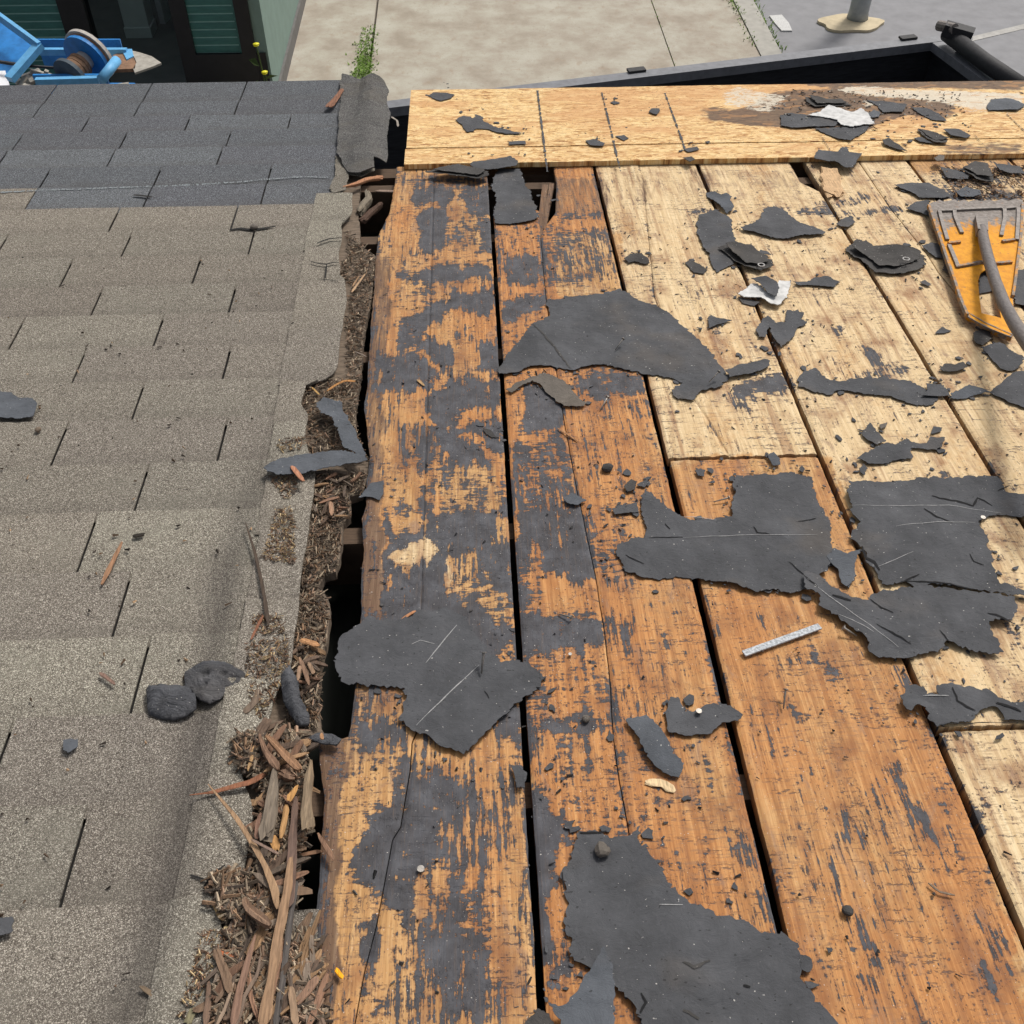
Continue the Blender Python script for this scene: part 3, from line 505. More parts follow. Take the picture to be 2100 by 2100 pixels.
PWH = [('c0',.6,[(200,560),(300,510),(520,560),(640,560),(560,640),(480,690),(320,650),(210,640)]),('c0',.85,[(850,530),(1000,515),(1300,540),(1600,545),(1932,560),(1932,650),(1600,640),(1460,620),(1260,600),(1040,580),(900,560)]),('c0',.8,[(1000,600),(1080,600),(1100,640),(1000,640)]),('c0',.45,[(1500,640),(1932,640),(1932,700),(1560,680)])]
PRD = [('c0',1,[(0,500),(600,480),(840,500),(800,580),(600,600),(300,720),(0,720)]),('b0',.8,[(1130,540),(1932,520),(1932,760),(1500,800),(1140,720)]),('c0',.8,[(1120,630),(1500,700),(1460,780),(1120,780)])]
ey = R('m', (900, 172), .012).y; px0 = -.176
plysheet(px0, 2.2, 2.868, ey, .0185, .016, skew=0, lab='main eave sheet, blotched white and brown at its right')
plysheet(px0-.003, 2.2, 2.762, 2.8655, .0165, .0145, lab='narrow strip along the upper ends of the planks')
for t, a, b in (('b0', (1110,525), (1166,985)), ('b0', (1472,530), (1580,985)), ('b0', (1830,540), (1945,860)), ('c0', (780,780), (832,860)), ('c0', (1830,660), (1932,760)), ('c0', (1640,770), (1730,860))):
    k = 1 if t == 'b0' else .45; p, q = R(t, a, .013), R(t, b, .0115); n_ = 60; rb = MB(); L_, R_ = [], []
    for i in range(n_+1):
        c = p.lerp(q, i/n_); w = (.0026+.004*noise.noise(Vector((c.y*130, c.x, 0))))*k; zz = .0200 if c.y > 2.867 else .0179
        L_.append((c.x-w, c.y, zz+.0005)); R_.append((c.x+w, c.y, zz+.0005))
    rb.add(L_+R_, [[i+1, i, n_+1+i, n_+2+i] for i in range(n_) if random.random() < .86]); rb.ob('chalk_mark', M['felt'] if k == 1 else M['oldwood'], deck)

# ------------------------------------------------------------------ shingle roof, each tab its own piece
shr = empty('shingle_roof', RW); tag(shr, 'brown and blue-grey three-tab shingle roof left of the torn-off deck', 'shingle roof')
MB().box((-2.6, -.3, -.0078), (-.36, 3.40, -.0055)).ob('felt_underlay', M['under'], shr)
rip = [R('m', p) for p in [(640,330),(600,600),(540,760),(490,900),(430,1080),(385,1380),(330,1650),(240,1932)]]
def ripple(x, y):
    d = x-(interp(rip, y)-.012); a = np.clip((1.6-y)/.5, 0, 1); return -.0045*a*np.exp(-(d/.020)**2)+.005*a*np.exp(-((d-.045)/.03)**2)+.0045*a*np.exp(-((d+.05)/.035)**2)
def ripple_shade(x, y):  # shade of the ripple, painted into the shingle colour along its dip
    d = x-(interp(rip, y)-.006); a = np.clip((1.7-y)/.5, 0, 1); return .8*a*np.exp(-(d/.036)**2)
rng = np.random.RandomState(3)
def tab(x0, x1, y0, y1, m, name='shingle', z=.004, dz=.0045, lapn=.02, ej=.0012, curve=None, th=.003):
    nx = max(2, int((x1-x0)/.018)); ny = max(3, int((y1-y0)/.014)); xs = np.linspace(x0, x1, nx+1); ys = np.linspace(y0-lapn, y1, ny+1); X, Y = np.meshgrid(xs, ys); X = X.copy(); Y = Y.copy()
    s = rng.rand()*50
    Y[-1] += np.array([ej*noise.noise(Vector((x*22, s, 0))) for x in xs])+(-.02*(xs-xs.mean())*rng.uniform(-.2, .3))
    X[:, -1] += np.array([ej*.5*noise.noise(Vector((s, y*50, 2))) for y in ys]); X[:, 0] += np.array([ej*.5*noise.noise(Vector((s+9, y*50, 2))) for y in ys])
    if curve is not None: X[:, -1] = curve(Y[:, -1]); X = X[:, :1]+(X[:, -1:]-X[:, :1])*np.linspace(0, 1, nx+1)[None, :]
    t = (Y-(y0-lapn))/(y1-y0+lapn); tw = rng.uniform(-.0012, .0012); Z = z+dz*t+tw*(X-x0)/(x1-x0)+ripple(X, Y)+.0012*np.array([[noise.noise(Vector((a*7, b*9, 3))) for a in xs] for b in ys])
    n = X.size; idx = np.arange(n).reshape(X.shape); V = np.column_stack([X.ravel(), Y.ravel(), Z.ravel()]); F = np.stack([idx[:-1, :-1], idx[:-1, 1:], idx[1:, 1:], idx[1:, :-1]], -1).reshape(-1, 4).tolist()
    ring = [int(i) for i in list(idx[0, :])+list(idx[1:, -1])+list(idx[-1, -2::-1])+list(idx[-2:0:-1, 0])]; m0 = n
    V2 = V[ring].copy(); V2[:, 2] -= th; L = len(ring); F += [[ring[j], m0+j, m0+(j+1) % L, ring[(j+1) % L]] for j in range(L)]
    V = np.concatenate([V, V2]); c = V[:, :2].mean(0); V[:, :2] -= c
    o = mk(name, V, F, m, shr); o.location = (c[0], c[1], 0)
    sm = ripple_shade(X.ravel(), Y.ravel())
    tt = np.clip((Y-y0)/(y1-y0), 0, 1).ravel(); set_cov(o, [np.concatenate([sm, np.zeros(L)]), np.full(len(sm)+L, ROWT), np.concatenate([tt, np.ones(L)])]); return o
rows = [-.20, -.065, .07, .21, .350, .490, .627, .772, .916, 1.065, 1.208, 1.355, 1.488, 1.624, 1.754, 1.882, 2.012, 2.140, 2.278, 2.412, 2.545, 2.672, 2.80, 2.925, 3.05, 3.165, 3.28, 3.445]
slots = {.490: -.36, .350: -.52, .627: -.529, .772: -.671, .916: -.510, 1.065: -.572, 1.208: -.664, 1.355: -.604, 1.488: -.482, 1.624: -.670, 1.754: -.516, 1.882: -.684, 2.012: -.545, 2.140: -.650, 2.278: -.541, 2.412: -.604, 2.545: -.548, 2.672: -.548}
for yy, tp in ((2.80, (645,885)), (2.925, (770,690)), (3.05, (1118,600)), (3.165, (840,530)), (3.28, (840,530))): slots[yy] = R('a0', tp).x
GAP = .0052; ROWT = .5; rr_ = random.Random(5)
def right_edge(y): return interp([(-.36, -.3), (-.345, .5), (-.352, .81), (-.345, .9), (-.345, 1.2), (-.365, 1.5), (-.385, 1.74), (-.385, 2.5), (-.34, 2.56), (-.33, 3.45)], y)
chk = [R('a0', p) for p in [(-60,1215),(150,1205),(600,1200),(1000,1185),(1250,1150),(1500,1125),(1700,1095),(1860,1060)]]
for r in range(len(rows)-1):
    ROWT = rr_.random(); y0, y1 = rows[r], rows[r+1]; s0 = slots.get(y0, -.52 - .1*((r*7) % 3)); blue = y0 > 2.53
    ks = [s0-.3045*k for k in range(-1, 8)]; ks = [x for x in ks if x < right_edge((y0+y1)/2)-.02 and x > -2.5]
    xs = [float(right_edge((y0+y1)/2))]+ks+[-2.58]
    for i in range(len(xs)-1):
        a, b = xs[i+1]+(GAP/2 if i+1 < len(xs)-1 else 0), xs[i]-(GAP/2 if i > 0 else 0)
        if b-a < .02: continue
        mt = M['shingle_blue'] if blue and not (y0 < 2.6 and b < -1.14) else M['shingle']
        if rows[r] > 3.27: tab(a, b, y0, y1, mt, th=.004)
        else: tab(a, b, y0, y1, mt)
# rake strip: a column of lapped cap pieces along the torn edge
RE = RL('t1', [(980,1640),(1060,1900)])+RL('t2', [(1050,280),(1040,600),(920,760),(910,900),(880,1180),(880,1430),(960,1480),(990,1930)])+RL('t3', [(1220,130),(1200,400),(1190,640),(1000,850),(700,950),(640,1200),(740,1350),(700,1480),(690,1700)])+RL('t4', [(960,160),(940,400),(890,700),(850,1050),(790,1400),(770,1500),(730,1932)])+RL('t5', [(1130,0),(1060,440),(1030,770),(960,900),(860,1100),(790,1300),(720,1560)])+RL('t6', [(600,250),(640,520),(700,700),(760,900),(720,1250),(650,1640)])+RL('t7', [(520,500),(540,900),(580,1300),(580,1932)])
capy = [.28, .47, .63, .80, .97, 1.13, 1.29, 1.47, 1.60, 1.735, 1.93, 2.13, 2.30, 2.44, 2.60]
for i in range(len(capy)-1):
    ROWT = rr_.uniform(.5, 1); y0, y1 = capy[i], capy[i+1]; x0 = float(interp([(-.42, 0), (-.40, .5), (-.375, .9), (-.37, 1.2), (-.39, 1.6), (-.405, 1.9), (-.40, 2.6)], (y0+y1)/2))
    tab(x0+rng.uniform(-.006, .006), -.3, y0, y1, M['shingle'], z=.009, dz=.0035, lapn=.008, ej=.004, curve=lambda y: np.minimum(interp(RE, y), -.285)+nz(y, 44, .003), name='rake_shingle')
# grey bent cap piece at the eave corner
v, f = sheet(RL('t1', [(880,460),(920,380),(1150,430),(1350,465),(1480,510),(1530,580),(1500,740),(1560,860),(1530,1050),(1510,1180),(1520,1380),(1500,1535),(1330,1510),(1350,1640),(1150,1700),(990,1640),(930,1550),(840,1400),(870,1150),(870,900),(900,700)], .012), .011, .003, .012, .006, .01, .003, seed=31, zf=lambda x, y: .012*max(0, 1-((x+.29)/.055)**2)+.006*noise.noise(Vector((x*18, y*9, 4))))
set_cov(mk('corner_cap_shingle', v, f, M['shingle_grey'], shr), [np.zeros(len(v)), np.full(len(v), .6), np.ones(len(v))])
v, f = sheet(RL('t1', [(1330,1510),(1350,1640),(1150,1700),(1000,1660),(960,1900),(800,1932),(740,1860),(820,1700),(830,1420),(930,1480)], .008), .008, .002, .003, .004, .008, .003, seed=32)
mk('rake_shingle', v, f, M['shingle'], shr)
# chalk line snapped over the blue shingles
cl = [R('a0', p, .0092) for p in [(-40,1090),(0,1088),(200,1078),(400,1072),(650,1062),(860,1055),(1100,1045),(1350,1030),(1530,1012),(1700,1000),(1855,1003)]]
v, f = [], []
for i in range(len(cl)-1):
    for k in range(30):
        a = cl[i].lerp(cl[i+1], k/30); b = cl[i].lerp(cl[i+1], (k+.95)/30)
        if random.random() < .22: continue
        w = .0042*(.3+random.random()); n0 = len(v); o_ = random.uniform(-.002, .002)
        v += [(a.x, a.y-w+o_, a.z), (b.x, b.y-w*.8+o_, b.z), (b.x, b.y+w*.8+o_, b.z), (a.x, a.y+w+o_, a.z)]; f.append([n0, n0+1, n0+2, n0+3])
M['chalk'] = simple('pale_chalk_dust', (.20, .225, .235), .95, .6, 240)
mk('chalk_line', v, f, M['chalk'], shr)
# tongue of bluish shingle overlapping the brown row below it, and black cracks in the field
def sliver(t, pts, w, z, m, parent, name='crack'):
    q = RL(t, pts, z); v = []; f = []
    for i, p in enumerate(q):
        d = (q[min(i+1, len(q)-1)]-q[max(i-1, 0)]); d.z = 0; d.normalize(); s = Vector((-d.y, d.x, 0)); ww = w*(.35+.65*sin(pi*min(1, max(0, (i+.5)/len(q)))))/2
        v += [p+s*ww, p-s*ww]
    for i in range(len(q)-1): f.append([2*i, 2*i+1, 2*i+3, 2*i+2])
    v2 = [Vector((p[0], p[1], p[2]-.003)) for p in v]; n = len(v)
    f = [g[::-1] for g in f] if True else f
    return mk(name, v, f, m, parent)
for t, pts, w in (('a0', [(1300,1300),(1360,1292),(1420,1300),(1490,1292),(1560,1280)], .011), ('a0', [(1345,1175),(1325,1240),(1305,1305)], .004), ('a0', [(755,1103),(800,1106),(860,1115)], .009),
                  ('t2', [(580,960),(660,925),(760,895),(910,885)], .006), ('t2', [(490,1195),(600,1225),(700,1235),(800,1210),(870,1210)], .005), ('t2', [(705,1235),(700,1320),(690,1420)], .004), ('t2', [(600,1430),(720,1440),(860,1460)], .003), ('t2', [(920,660),(980,668),(1050,662)], .004),
                  ('t7', [(330,330),(400,240),(480,150),(575,80)], .0035), ('t7', [(170,195),(260,225),(370,255)], .003),):
    sliver(t, pts, w, .0165 if t != 'a0' else .0115, M['under'], shr)
# shingle offcut showing at the bottom of the opening
v, f = sheet(RL('t7', [(1340,620),(1860,590),(1840,1000),(1800,1500),(1790,1960),(1200,1960),(1250,1100)], -.003), -.005, .003, .001, .001, .01, .001, seed=12)
mk('shingle_offcut', v, f, M['shingle'], shr)

# ------------------------------------------------------------------ torn felt scraps, each a thing of its own
SCR = [  # tile, outline, height, undulation, material key, label, name
('b1',[(885,680),(930,580),(1000,490),(1080,390),(1150,360),(1185,340),(1160,260),(1330,230),(1480,215),(1580,190),(1640,225),(1700,265),(1790,290),(1870,340),(1932,400),(1992,470),(2092,560),(2112,600),(2202,690),(2132,750),(2032,770),(1992,820),(1900,810),(1860,770),(1932,720),(1850,690),(1700,670),(1640,655),(1480,615),(1350,635),(1310,655),(1180,625),(1060,630),(1000,665),(930,675)],.002,.007,'felt','large smooth charcoal felt sheet with a fold line, lying across three planks in mid roof'),
('b1',[(930,765),(1000,720),(1080,690),(1150,675),(1260,710),(1330,790),(1350,830),(1395,840),(1370,855),(1270,858),(1200,810),(1120,730),(1075,712),(1020,742),(960,782)],.003,.005,'felt_brown','narrow brownish crumpled strip just below the large charcoal sheet'),
('b1',[(800,980),(840,990),(870,1025),(895,1035),(850,1034),(815,1010)],.001,.003,'felt_dark','tiny black flake on the grey plank beside the long dark gap'),
('b1',[(1595,1310),(1640,1270),(1670,1285),(1662,1330),(1620,1345)],.002,.004,'felt_dark','small dark curled flake left of the pointed felt tip on the orange plank'),
('b1',[(1670,1300),(1735,1265),(1740,1290),(1715,1315)],.002,.002,'felt','tiny triangular flake touching the tip of the middle felt sheet'),
('b1',[(1260,1385),(1300,1350),(1350,1370),(1385,1390),(1340,1420),(1280,1412)],.002,.003,'felt_blue','small blue-grey scrap lying over the crack of the second plank'),
('b1',[(100,1372),(160,1300),(240,1280),(240,1340),(220,1385),(150,1368)],.002,.006,'felt_blue','blue-grey scrap hanging over the left edge of the rotten plank'),
('b0',[(490,545),(520,525),(590,525),(640,540),(620,560),(560,575),(520,560)],.014,.002,'felt','oval grey scrap at the upper left corner of the plywood'),
('b0',[(645,680),(690,660),(730,665),(745,675),(760,655),(800,665),(810,690),(880,725),(1020,755),(1015,762),(940,760),(880,752),(830,737),(770,730),(740,748),(710,750),(680,710)],.014,.003,'felt','bird-shaped grey scrap with a long thin tail on the plywood'),
('b0',[(945,805),(1040,803),(1045,820),(950,822)],.014,.001,'felt','small rectangular grey scrap below the long tail on the plywood'),
('b0',[(1380,800),(1430,790),(1490,815),(1480,832),(1410,826)],.014,.002,'felt','pointed oval grey scrap between two marks on the plywood'),
('b0',[(1550,775),(1600,765),(1625,785),(1600,798)],.014,.002,'felt','small grey scrap touching the second mark on the plywood'),
('b0',[(1740,640),(1750,620),(1800,620),(1800,640),(1780,655)],.014,.004,'felt','small raised grey scrap left of the third mark on the plywood'),
('b0',[(1520,582),(1545,572),(1578,585),(1545,594)],.014,.001,'felt','tiny grey scrap near the top of the second mark on the plywood'),
('b0',[(730,942),(745,920),(960,888),(1000,915),(990,940),(870,960),(770,962)],.0125,.003,'felt','dark strip across the joint of plywood and planks, right piece'),
('b0',[(475,978),(560,950),(660,935),(730,955),(830,972),(840,992),(780,1012),(700,1002),(570,990)],.0125,.003,'felt_dark','brown-black strip on the plank ends below the plywood edge, left piece'),
('b0',[(860,1010),(890,960),(1010,965),(1030,1010),(1040,1060),(1075,1090),(1080,1140),(1110,1180),(1095,1200),(1115,1215),(1100,1250),(1010,1265),(940,1270),(870,1265),(860,1200),(878,1130),(855,1070)],.003,.004,'felt','upright charcoal flap with a saw-toothed right edge beside the hole in the deck'),
('c0',[(745,890),(765,850),(880,865),(900,835),(930,835),(940,865),(1015,875),(960,950),(920,950),(860,915),(820,920),(750,905)],.0135,.003,'felt','cross-shaped grey scrap on the lower edge of the plywood'),
('c0',[(550,655),(610,640),(690,650),(760,670),(880,690),(870,715),(800,722),(620,730),(555,718)],.014,.004,'felt','flat dark sheet left of the white crust on the plywood'),
('c0',[(690,555),(800,570),(900,575),(960,600),(890,603),(830,605),(740,610),(700,580)],.015,.005,'felt_dark','thin black curl above the white crust on the plywood'),
('c0',[(740,732),(900,722),(1060,712),(1030,750),(950,800),(880,790)],.014,.003,'felt','triangular dark sheet pointing down below the white crust'),
('c0',[(1040,570),(1140,580),(1270,600),(1240,640),(1130,640),(1100,600)],.015,.005,'felt','dark scrap right of the white crust on the plywood'),
('c0',[(1290,610),(1380,620),(1450,650),(1495,690),(1410,680),(1330,640)],.015,.004,'felt','leaf-shaped scrap with a hole on the pale part of the plywood'),
('c0',[(1050,650),(1080,625),(1120,640),(1110,665),(1070,672)],.015,.004,'felt_blue','small blue-grey chip against the right side of the white crust'),
('c0',[(1720,600),(1750,565),(1830,555),(1900,575),(1940,600),(1900,630),(1730,627)],.015,.004,'felt_blue','rounded blue-grey scrap at the far right of the plywood'),
('c0',[(1320,735),(1370,740),(1440,770),(1500,800),(1490,815),(1430,815),(1380,790)],.015,.004,'felt_dark','slanting black sliver in the middle right of the plywood'),
('c0',[(1305,785),(1350,778),(1420,815),(1340,806)],.014,.002,'felt','thin grey scrap tucked below the slanting black sliver'),
('c0',[(1470,740),(1560,735),(1630,770),(1600,787),(1520,775)],.015,.005,'felt','eye-shaped dark scrap right of the slanting black sliver'),
('c0',[(1130,800),(1160,790),(1230,830),(1270,860),(1200,845),(1140,825)],.014,.005,'felt_dark','dark crumb with a tail lying above the plywood score line'),
('c0',[(0,845),(80,835),(95,850),(30,862)],.0135,.002,'felt','thin grey scrap at the foot of the third plywood mark'),
('c0',[(0,895),(50,890),(70,905),(40,920)],.0125,.002,'felt_dark','little dark scrap on the strip below the third plywood mark'),
('c0',[(1420,900),(1450,880),(1480,890),(1475,915),(1440,920)],.0125,.004,'felt_brown','grey-brown pebble-like chip on the plywood strip'),
('c0',[(770,640),(830,600),(900,620),(960,640),(1010,618),(1050,650),(1085,705),(1030,710),(960,722),(890,710),(870,685),(800,670),(700,655)],.0165,.002,'white','white crusty patch on the plywood between dark scraps'),
('c0',[(130,1095),(185,1085),(215,1110),(245,1100),(275,1130),(265,1150),(285,1175),(280,1200),(245,1215),(200,1170),(150,1130)],.003,.009,'felt_blue','crumpled blue-grey scrap at the top of the long vertical felt strip'),
('c0',[(90,1225),(180,1190),(255,1230),(280,1260),(275,1310),(300,1370),(340,1400),(290,1449),(285,1500),(230,1525),(190,1545),(165,1510),(155,1449),(110,1400),(85,1330),(80,1270)],.002,.005,'felt','tall grey felt strip running down the pale plank'),
('c0',[(200,1410),(250,1395),(380,1410),(440,1449),(500,1480),(510,1510),(440,1540),(350,1520),(290,1480)],.006,.010,'felt_dark','rough black shingle fragment holding a washer, right of the tall felt strip'),
('c0',[(325,1300),(440,1245),(455,1200),(510,1180),(570,1190),(620,1240),(660,1270),(740,1290),(805,1320),(790,1335),(680,1340),(600,1357),(500,1350),(400,1325),(340,1312)],.002,.008,'felt','mountain-shaped grey sheet on the pale planks'),
('c0',[(870,1270),(920,1240),(950,1235),(978,1265),(940,1290),(895,1287)],.003,.005,'felt','small grey scrap on the gap right of the mountain-shaped sheet'),
('c0',[(920,1410),(985,1360),(1020,1370),(1060,1405),(1200,1410),(1370,1449),(1370,1500),(1330,1530),(1240,1555),(1090,1550),(1050,1510),(1000,1475),(950,1449)],.004,.008,'felt_dark','thick dark shingle piece with a pale washer, left of the yellow shovel'),
('c0',[(1350,1395),(1400,1380),(1450,1390),(1480,1430),(1490,1470),(1430,1460),(1375,1420)],.003,.003,'felt','grey scrap partly under the left edge of the yellow shovel'),
('c0',[(1200,1050),(1260,1040),(1390,1040),(1460,1075),(1520,1110),(1480,1125),(1340,1122),(1290,1090),(1230,1070)],.004,.006,'felt','broad pointed scrap above the shovel teeth'),
('c0',[(1260,1185),(1320,1150),(1390,1135),(1420,1240),(1330,1208)],.003,.003,'felt','triangular scrap tucked under the shovel corner'),
('c0',[(1545,1087),(1600,1060),(1680,1080),(1690,1100),(1640,1116),(1570,1115)],.006,.006,'felt_blue','shiny blue-grey curl just behind the shovel teeth'),
('c0',[(1450,945),(1500,960),(1570,975),(1620,1000),(1610,1020),(1500,1015),(1470,975)],.005,.006,'felt','bent grey scrap below the plywood at upper right'),
('c0',[(1560,965),(1640,935),(1720,945),(1755,1000),(1760,1030),(1660,1020),(1600,985)],.009,.009,'felt_dark','crumpled black scrap leaning on others below the plywood at upper right'),
('c0',[(1760,932),(1900,950),(1940,990),(1850,985),(1790,970)],.006,.006,'felt','grey scrap at the right picture edge below the plywood'),
('c1',[(10,40),(40,20),(100,50),(140,80),(120,105),(60,95)],.002,.004,'felt_dark','small rounded flake left of the tall felt strip'),
('b1',[(1600,15),(1640,-12),(1700,-8),(1735,20),(1745,40),(1720,48),(1660,30),(1625,42)],.004,.008,'felt_dark','bent dark ring-like flake at the upper edge of the second gap'),
('c1',[(315,225),(380,170),(430,170),(470,215),(530,240),(525,200),(545,150),(610,150),(600,210),(580,250),(540,288),(490,280),(440,250),(350,240)],.006,.010,'white','white curved membrane scrap bridging the gap between pale planks'),
('c1',[(390,130),(470,120),(530,150),(545,190),(525,235),(480,215),(440,165)],.018,.003,'felt','grey patch sticking on the white curved scrap'),
('c1',[(310,235),(350,245),(440,265),(400,285),(340,270)],.002,.002,'felt','dark sliver peeping out below the white curved scrap'),
('c1',[(630,150),(700,150),(750,125),(820,115),(890,150),(850,185),(790,175),(720,170),(660,172)],.002,.004,'felt','long low grey scrap right of the white curved scrap'),
('c1',[(145,350),(160,338),(190,350),(280,365),(200,390),(150,410)],.003,.004,'felt','small arrowhead-shaped grey scrap on the pale plank'),
('c1',[(415,425),(460,350),(490,340),(525,380),(580,375),(590,310),(690,330),(670,360),(710,385),(650,410),(630,460),(555,525),(500,440),(490,400),(465,465),(430,460)],.003,.006,'felt','forked grey scrap straddling the third gap'),
('c1',[(240,662),(320,625),(470,590),(500,600),(480,640),(380,680),(260,700)],.003,.006,'felt','ribbed grey tongue touching the corner of the large charcoal sheet'),
('c1',[(640,700),(700,650),(745,640),(810,700),(900,715),(1000,700),(1140,695),(1280,710),(1370,755),(1440,790),(1410,850),(1280,840),(1180,800),(1050,790),(900,765),(830,790),(740,775),(660,740)],.0015,.003,'felt','long horizontal felt band stuck across the pale plank'),
('c1',[(1380,730),(1460,735),(1500,770),(1510,800),(1430,798),(1350,795),(1380,770)],.004,.004,'felt','grey scrap overlapping the right end of the long felt band'),
('c1',[(1520,780),(1620,735),(1700,760),(1740,775),(1640,797),(1560,815),(1505,805)],.003,.004,'felt_blue','pale blue-grey scrap over the fourth gap near the right edge'),
('c1',[(1735,775),(1830,700),(1870,670),(1932,662),(2040,690),(2060,880),(1932,862),(1840,830)],.003,.005,'felt','big dark scrap running out at the right edge of the deck'),
('c1',[(1640,440),(1700,415),(1740,430),(1745,470),(1700,510),(1655,495)],.004,.006,'felt_dark','square dark lump below the shovel handle'),
('c1',[(1690,520),(1790,500),(1870,560),(1932,590),(1900,640),(1860,655),(1800,640),(1740,580)],.003,.006,'felt','diamond-shaped dark scrap right below the square dark lump'),
('c1',[(1425,440),(1465,402),(1515,425),(1480,440)],.002,.002,'felt','tiny triangular scrap left below the shovel'),
('c1',[(1450,655),(1480,620),(1540,625),(1580,610),(1610,640),(1560,662),(1500,665)],.002,.005,'felt_dark','mottled scrap above the fourth gap right of centre'),
('c1',[(1340,150),(1370,140),(1405,170),(1385,175)],.002,.002,'felt','small black sliver on the pale plank left of the shovel'),
('c1',[(1010,1010),(1060,950),(1110,1010),(1150,1055),(1100,1075),(1050,1050)],.003,.004,'felt','leaf-shaped grey scrap, upper left one of the cluster on the pale plank'),
('c1',[(975,1155),(1060,1105),(1150,1060),(1200,1070),(1270,1040),(1300,1065),(1380,1065),(1410,1030),(1475,1030),(1460,1080),(1440,1105),(1290,1090),(1300,1155),(1200,1160),(1090,1185),(1020,1170)],.003,.004,'felt','long winged grey scrap with an arm to the right on the pale plank'),
('c1',[(1000,1200),(1025,1185),(1045,1205),(1025,1245),(1005,1230)],.002,.003,'felt','small oval scrap below the winged scrap'),
('c1',[(475,1130),(515,1118),(550,1160),(555,1185),(510,1190)],.003,.004,'felt_blue','small scrap on the butt joint of the pale and the orange plank'),
('c1',[(70,1220),(100,1205),(130,1215),(120,1250),(85,1245)],.002,.002,'felt','small squarish scrap at the head of the orange plank'),
('c1',[(280,1300),(300,1245),(340,1250),(350,1300),(320,1350),(290,1330)],.002,.002,'felt','lobed grey scrap left of the middle felt sheet lobe'),
('m',[(1160,1040),(1185,1020),(1215,1015),(1220,1000),(1208,955),(1215,925),(1240,945),(1262,962),(1300,985),(1380,978),(1386,925),(1400,905),(1450,900),(1490,893),(1530,905),(1540,940),(1565,985),(1568,1030),(1562,1080),(1545,1085),(1530,1105),(1500,1122),(1455,1112),(1425,1120),(1390,1105),(1330,1095),(1280,1090),(1230,1095),(1180,1080),(1172,1062)],.002,.006,'felt','wide dark felt sheet with a rounded lobe across the orange plank'),
('m',[(1155,962),(1200,948),(1205,968),(1160,972)],.002,.003,'felt','small grey scrap left above the wide lobed felt sheet'),
('c2',[(940,-159),(1180,-160),(1400,-190),(1500,-180),(1740,-199),(1790,-179),(1840,-109),(1932,-99),(2000,-90),(2000,60),(1932,35),(1760,15),(1670,65),(1690,100),(1720,150),(1725,220),(1760,280),(1750,350),(1780,410),(1932,460),(2000,500),(1880,485),(1640,450),(1420,415),(1320,435),(1250,405),(1120,420),(1100,350),(1050,290),(1010,200),(940,155),(1000,60),(950,20),(930,-100)],.003,.007,'felt','broad dark felt sheet with torn layers at the right side of the deck'),
('c2',[(680,350),(760,370),(860,440),(960,490),(1050,500),(1070,470),(1180,455),(1260,430),(1400,418),(1620,455),(1870,495),(1890,560),(1850,620),(1720,630),(1760,720),(1815,800),(1740,810),(1660,800),(1560,760),(1480,740),(1450,790),(1360,810),(1270,830),(1200,830),(1100,825),(1060,800),(1045,720),(960,660),(860,590),(770,540),(780,480),(690,450),(680,400)],.006,.008,'felt','slanting dark felt sheet running down right below the broad sheet'),
('c2',[(810,260),(850,210),(930,240),(1000,220),(980,280),(970,390),(930,425),(895,400),(880,340),(830,285)],.003,.004,'felt_blue','blue-grey bottle-shaped scrap between the two dark felt sheets'),
('c2',[(1225,1060),(1270,1010),(1350,1015),(1380,1060),(1440,1050),(1430,1000),(1500,985),(1600,990),(1740,1010),(1780,1060),(1870,1090),(1932,1080),(2010,1100),(2010,1210),(1932,1195),(1830,1190),(1800,1130),(1740,1115),(1680,1130),(1640,1195),(1440,1215),(1400,1195),(1370,1130),(1330,1110),(1290,1140),(1240,1110)],.003,.007,'felt','jagged felt scrap over the end joint of the pale planks at lower right'),
('m',[(1255,1345),(1265,1318),(1280,1315),(1290,1340),(1310,1345),(1330,1330),(1370,1330),(1400,1350),(1395,1362),(1365,1368),(1340,1385),(1290,1388),(1262,1385)],.003,.005,'felt','grey scrap holding a nail head beside the second gap'),
('m',[(1180,1360),(1220,1350),(1245,1375),(1255,1390),(1270,1425),(1290,1445),(1280,1468),(1250,1460),(1225,1440),(1205,1395)],.003,.005,'felt_blue','blue-grey strip bending down the second plank'),
('b2',[(0,730),(150,600),(220,620),(330,615),(440,575),(600,560),(700,610),(760,700),(900,850),(1050,850),(1150,940),(1130,990),(1040,1050),(970,1100),(900,1180),(790,1290),(690,1370),(560,1330),(420,1240),(330,1180),(360,1080),(365,1000),(230,990),(100,985),(0,970),(-40,880)],.004,.006,'felt','large grey felt sheet with pale scratches bridging the open gap at left'),
('b3',[(960,0),(1000,5),(1050,40),(1040,120),(990,130),(980,60)],.003,.006,'felt','small curled scrap at the left side of the long dark gap'),
('b3',[(1330,400),(1350,370),(1420,360),(1520,390),(1620,385),(1690,350),(1680,410),(1740,470),(1800,560),(1850,650),(1932,745),(2012,790),(2132,830),(2262,865),(2362,930),(2492,950),(2577,1000),(2592,1060),(2587,1130),(2602,1180),(2632,1250),(2692,1320),(2812,1449),(2900,1580),(1720,1580),(1690,1400),(1600,1290),(1530,1230),(1430,1150),(1370,1120),(1290,1080),(1300,960),(1270,900),(1280,780),(1250,640),(1240,600),(1300,520),(1320,440)],.002,.007,'felt','biggest dark felt sheet at the bottom of the deck'),
('b3',[(1480,1025),(1530,1120),(1540,1260),(1545,1449),(1530,1580),(1290,1580),(1240,1440),(1170,1330),(1260,1360),(1330,1270),(1410,1150)],.014,.010,'felt_blue','pointed bluish flap folded over the bottom felt sheet'),
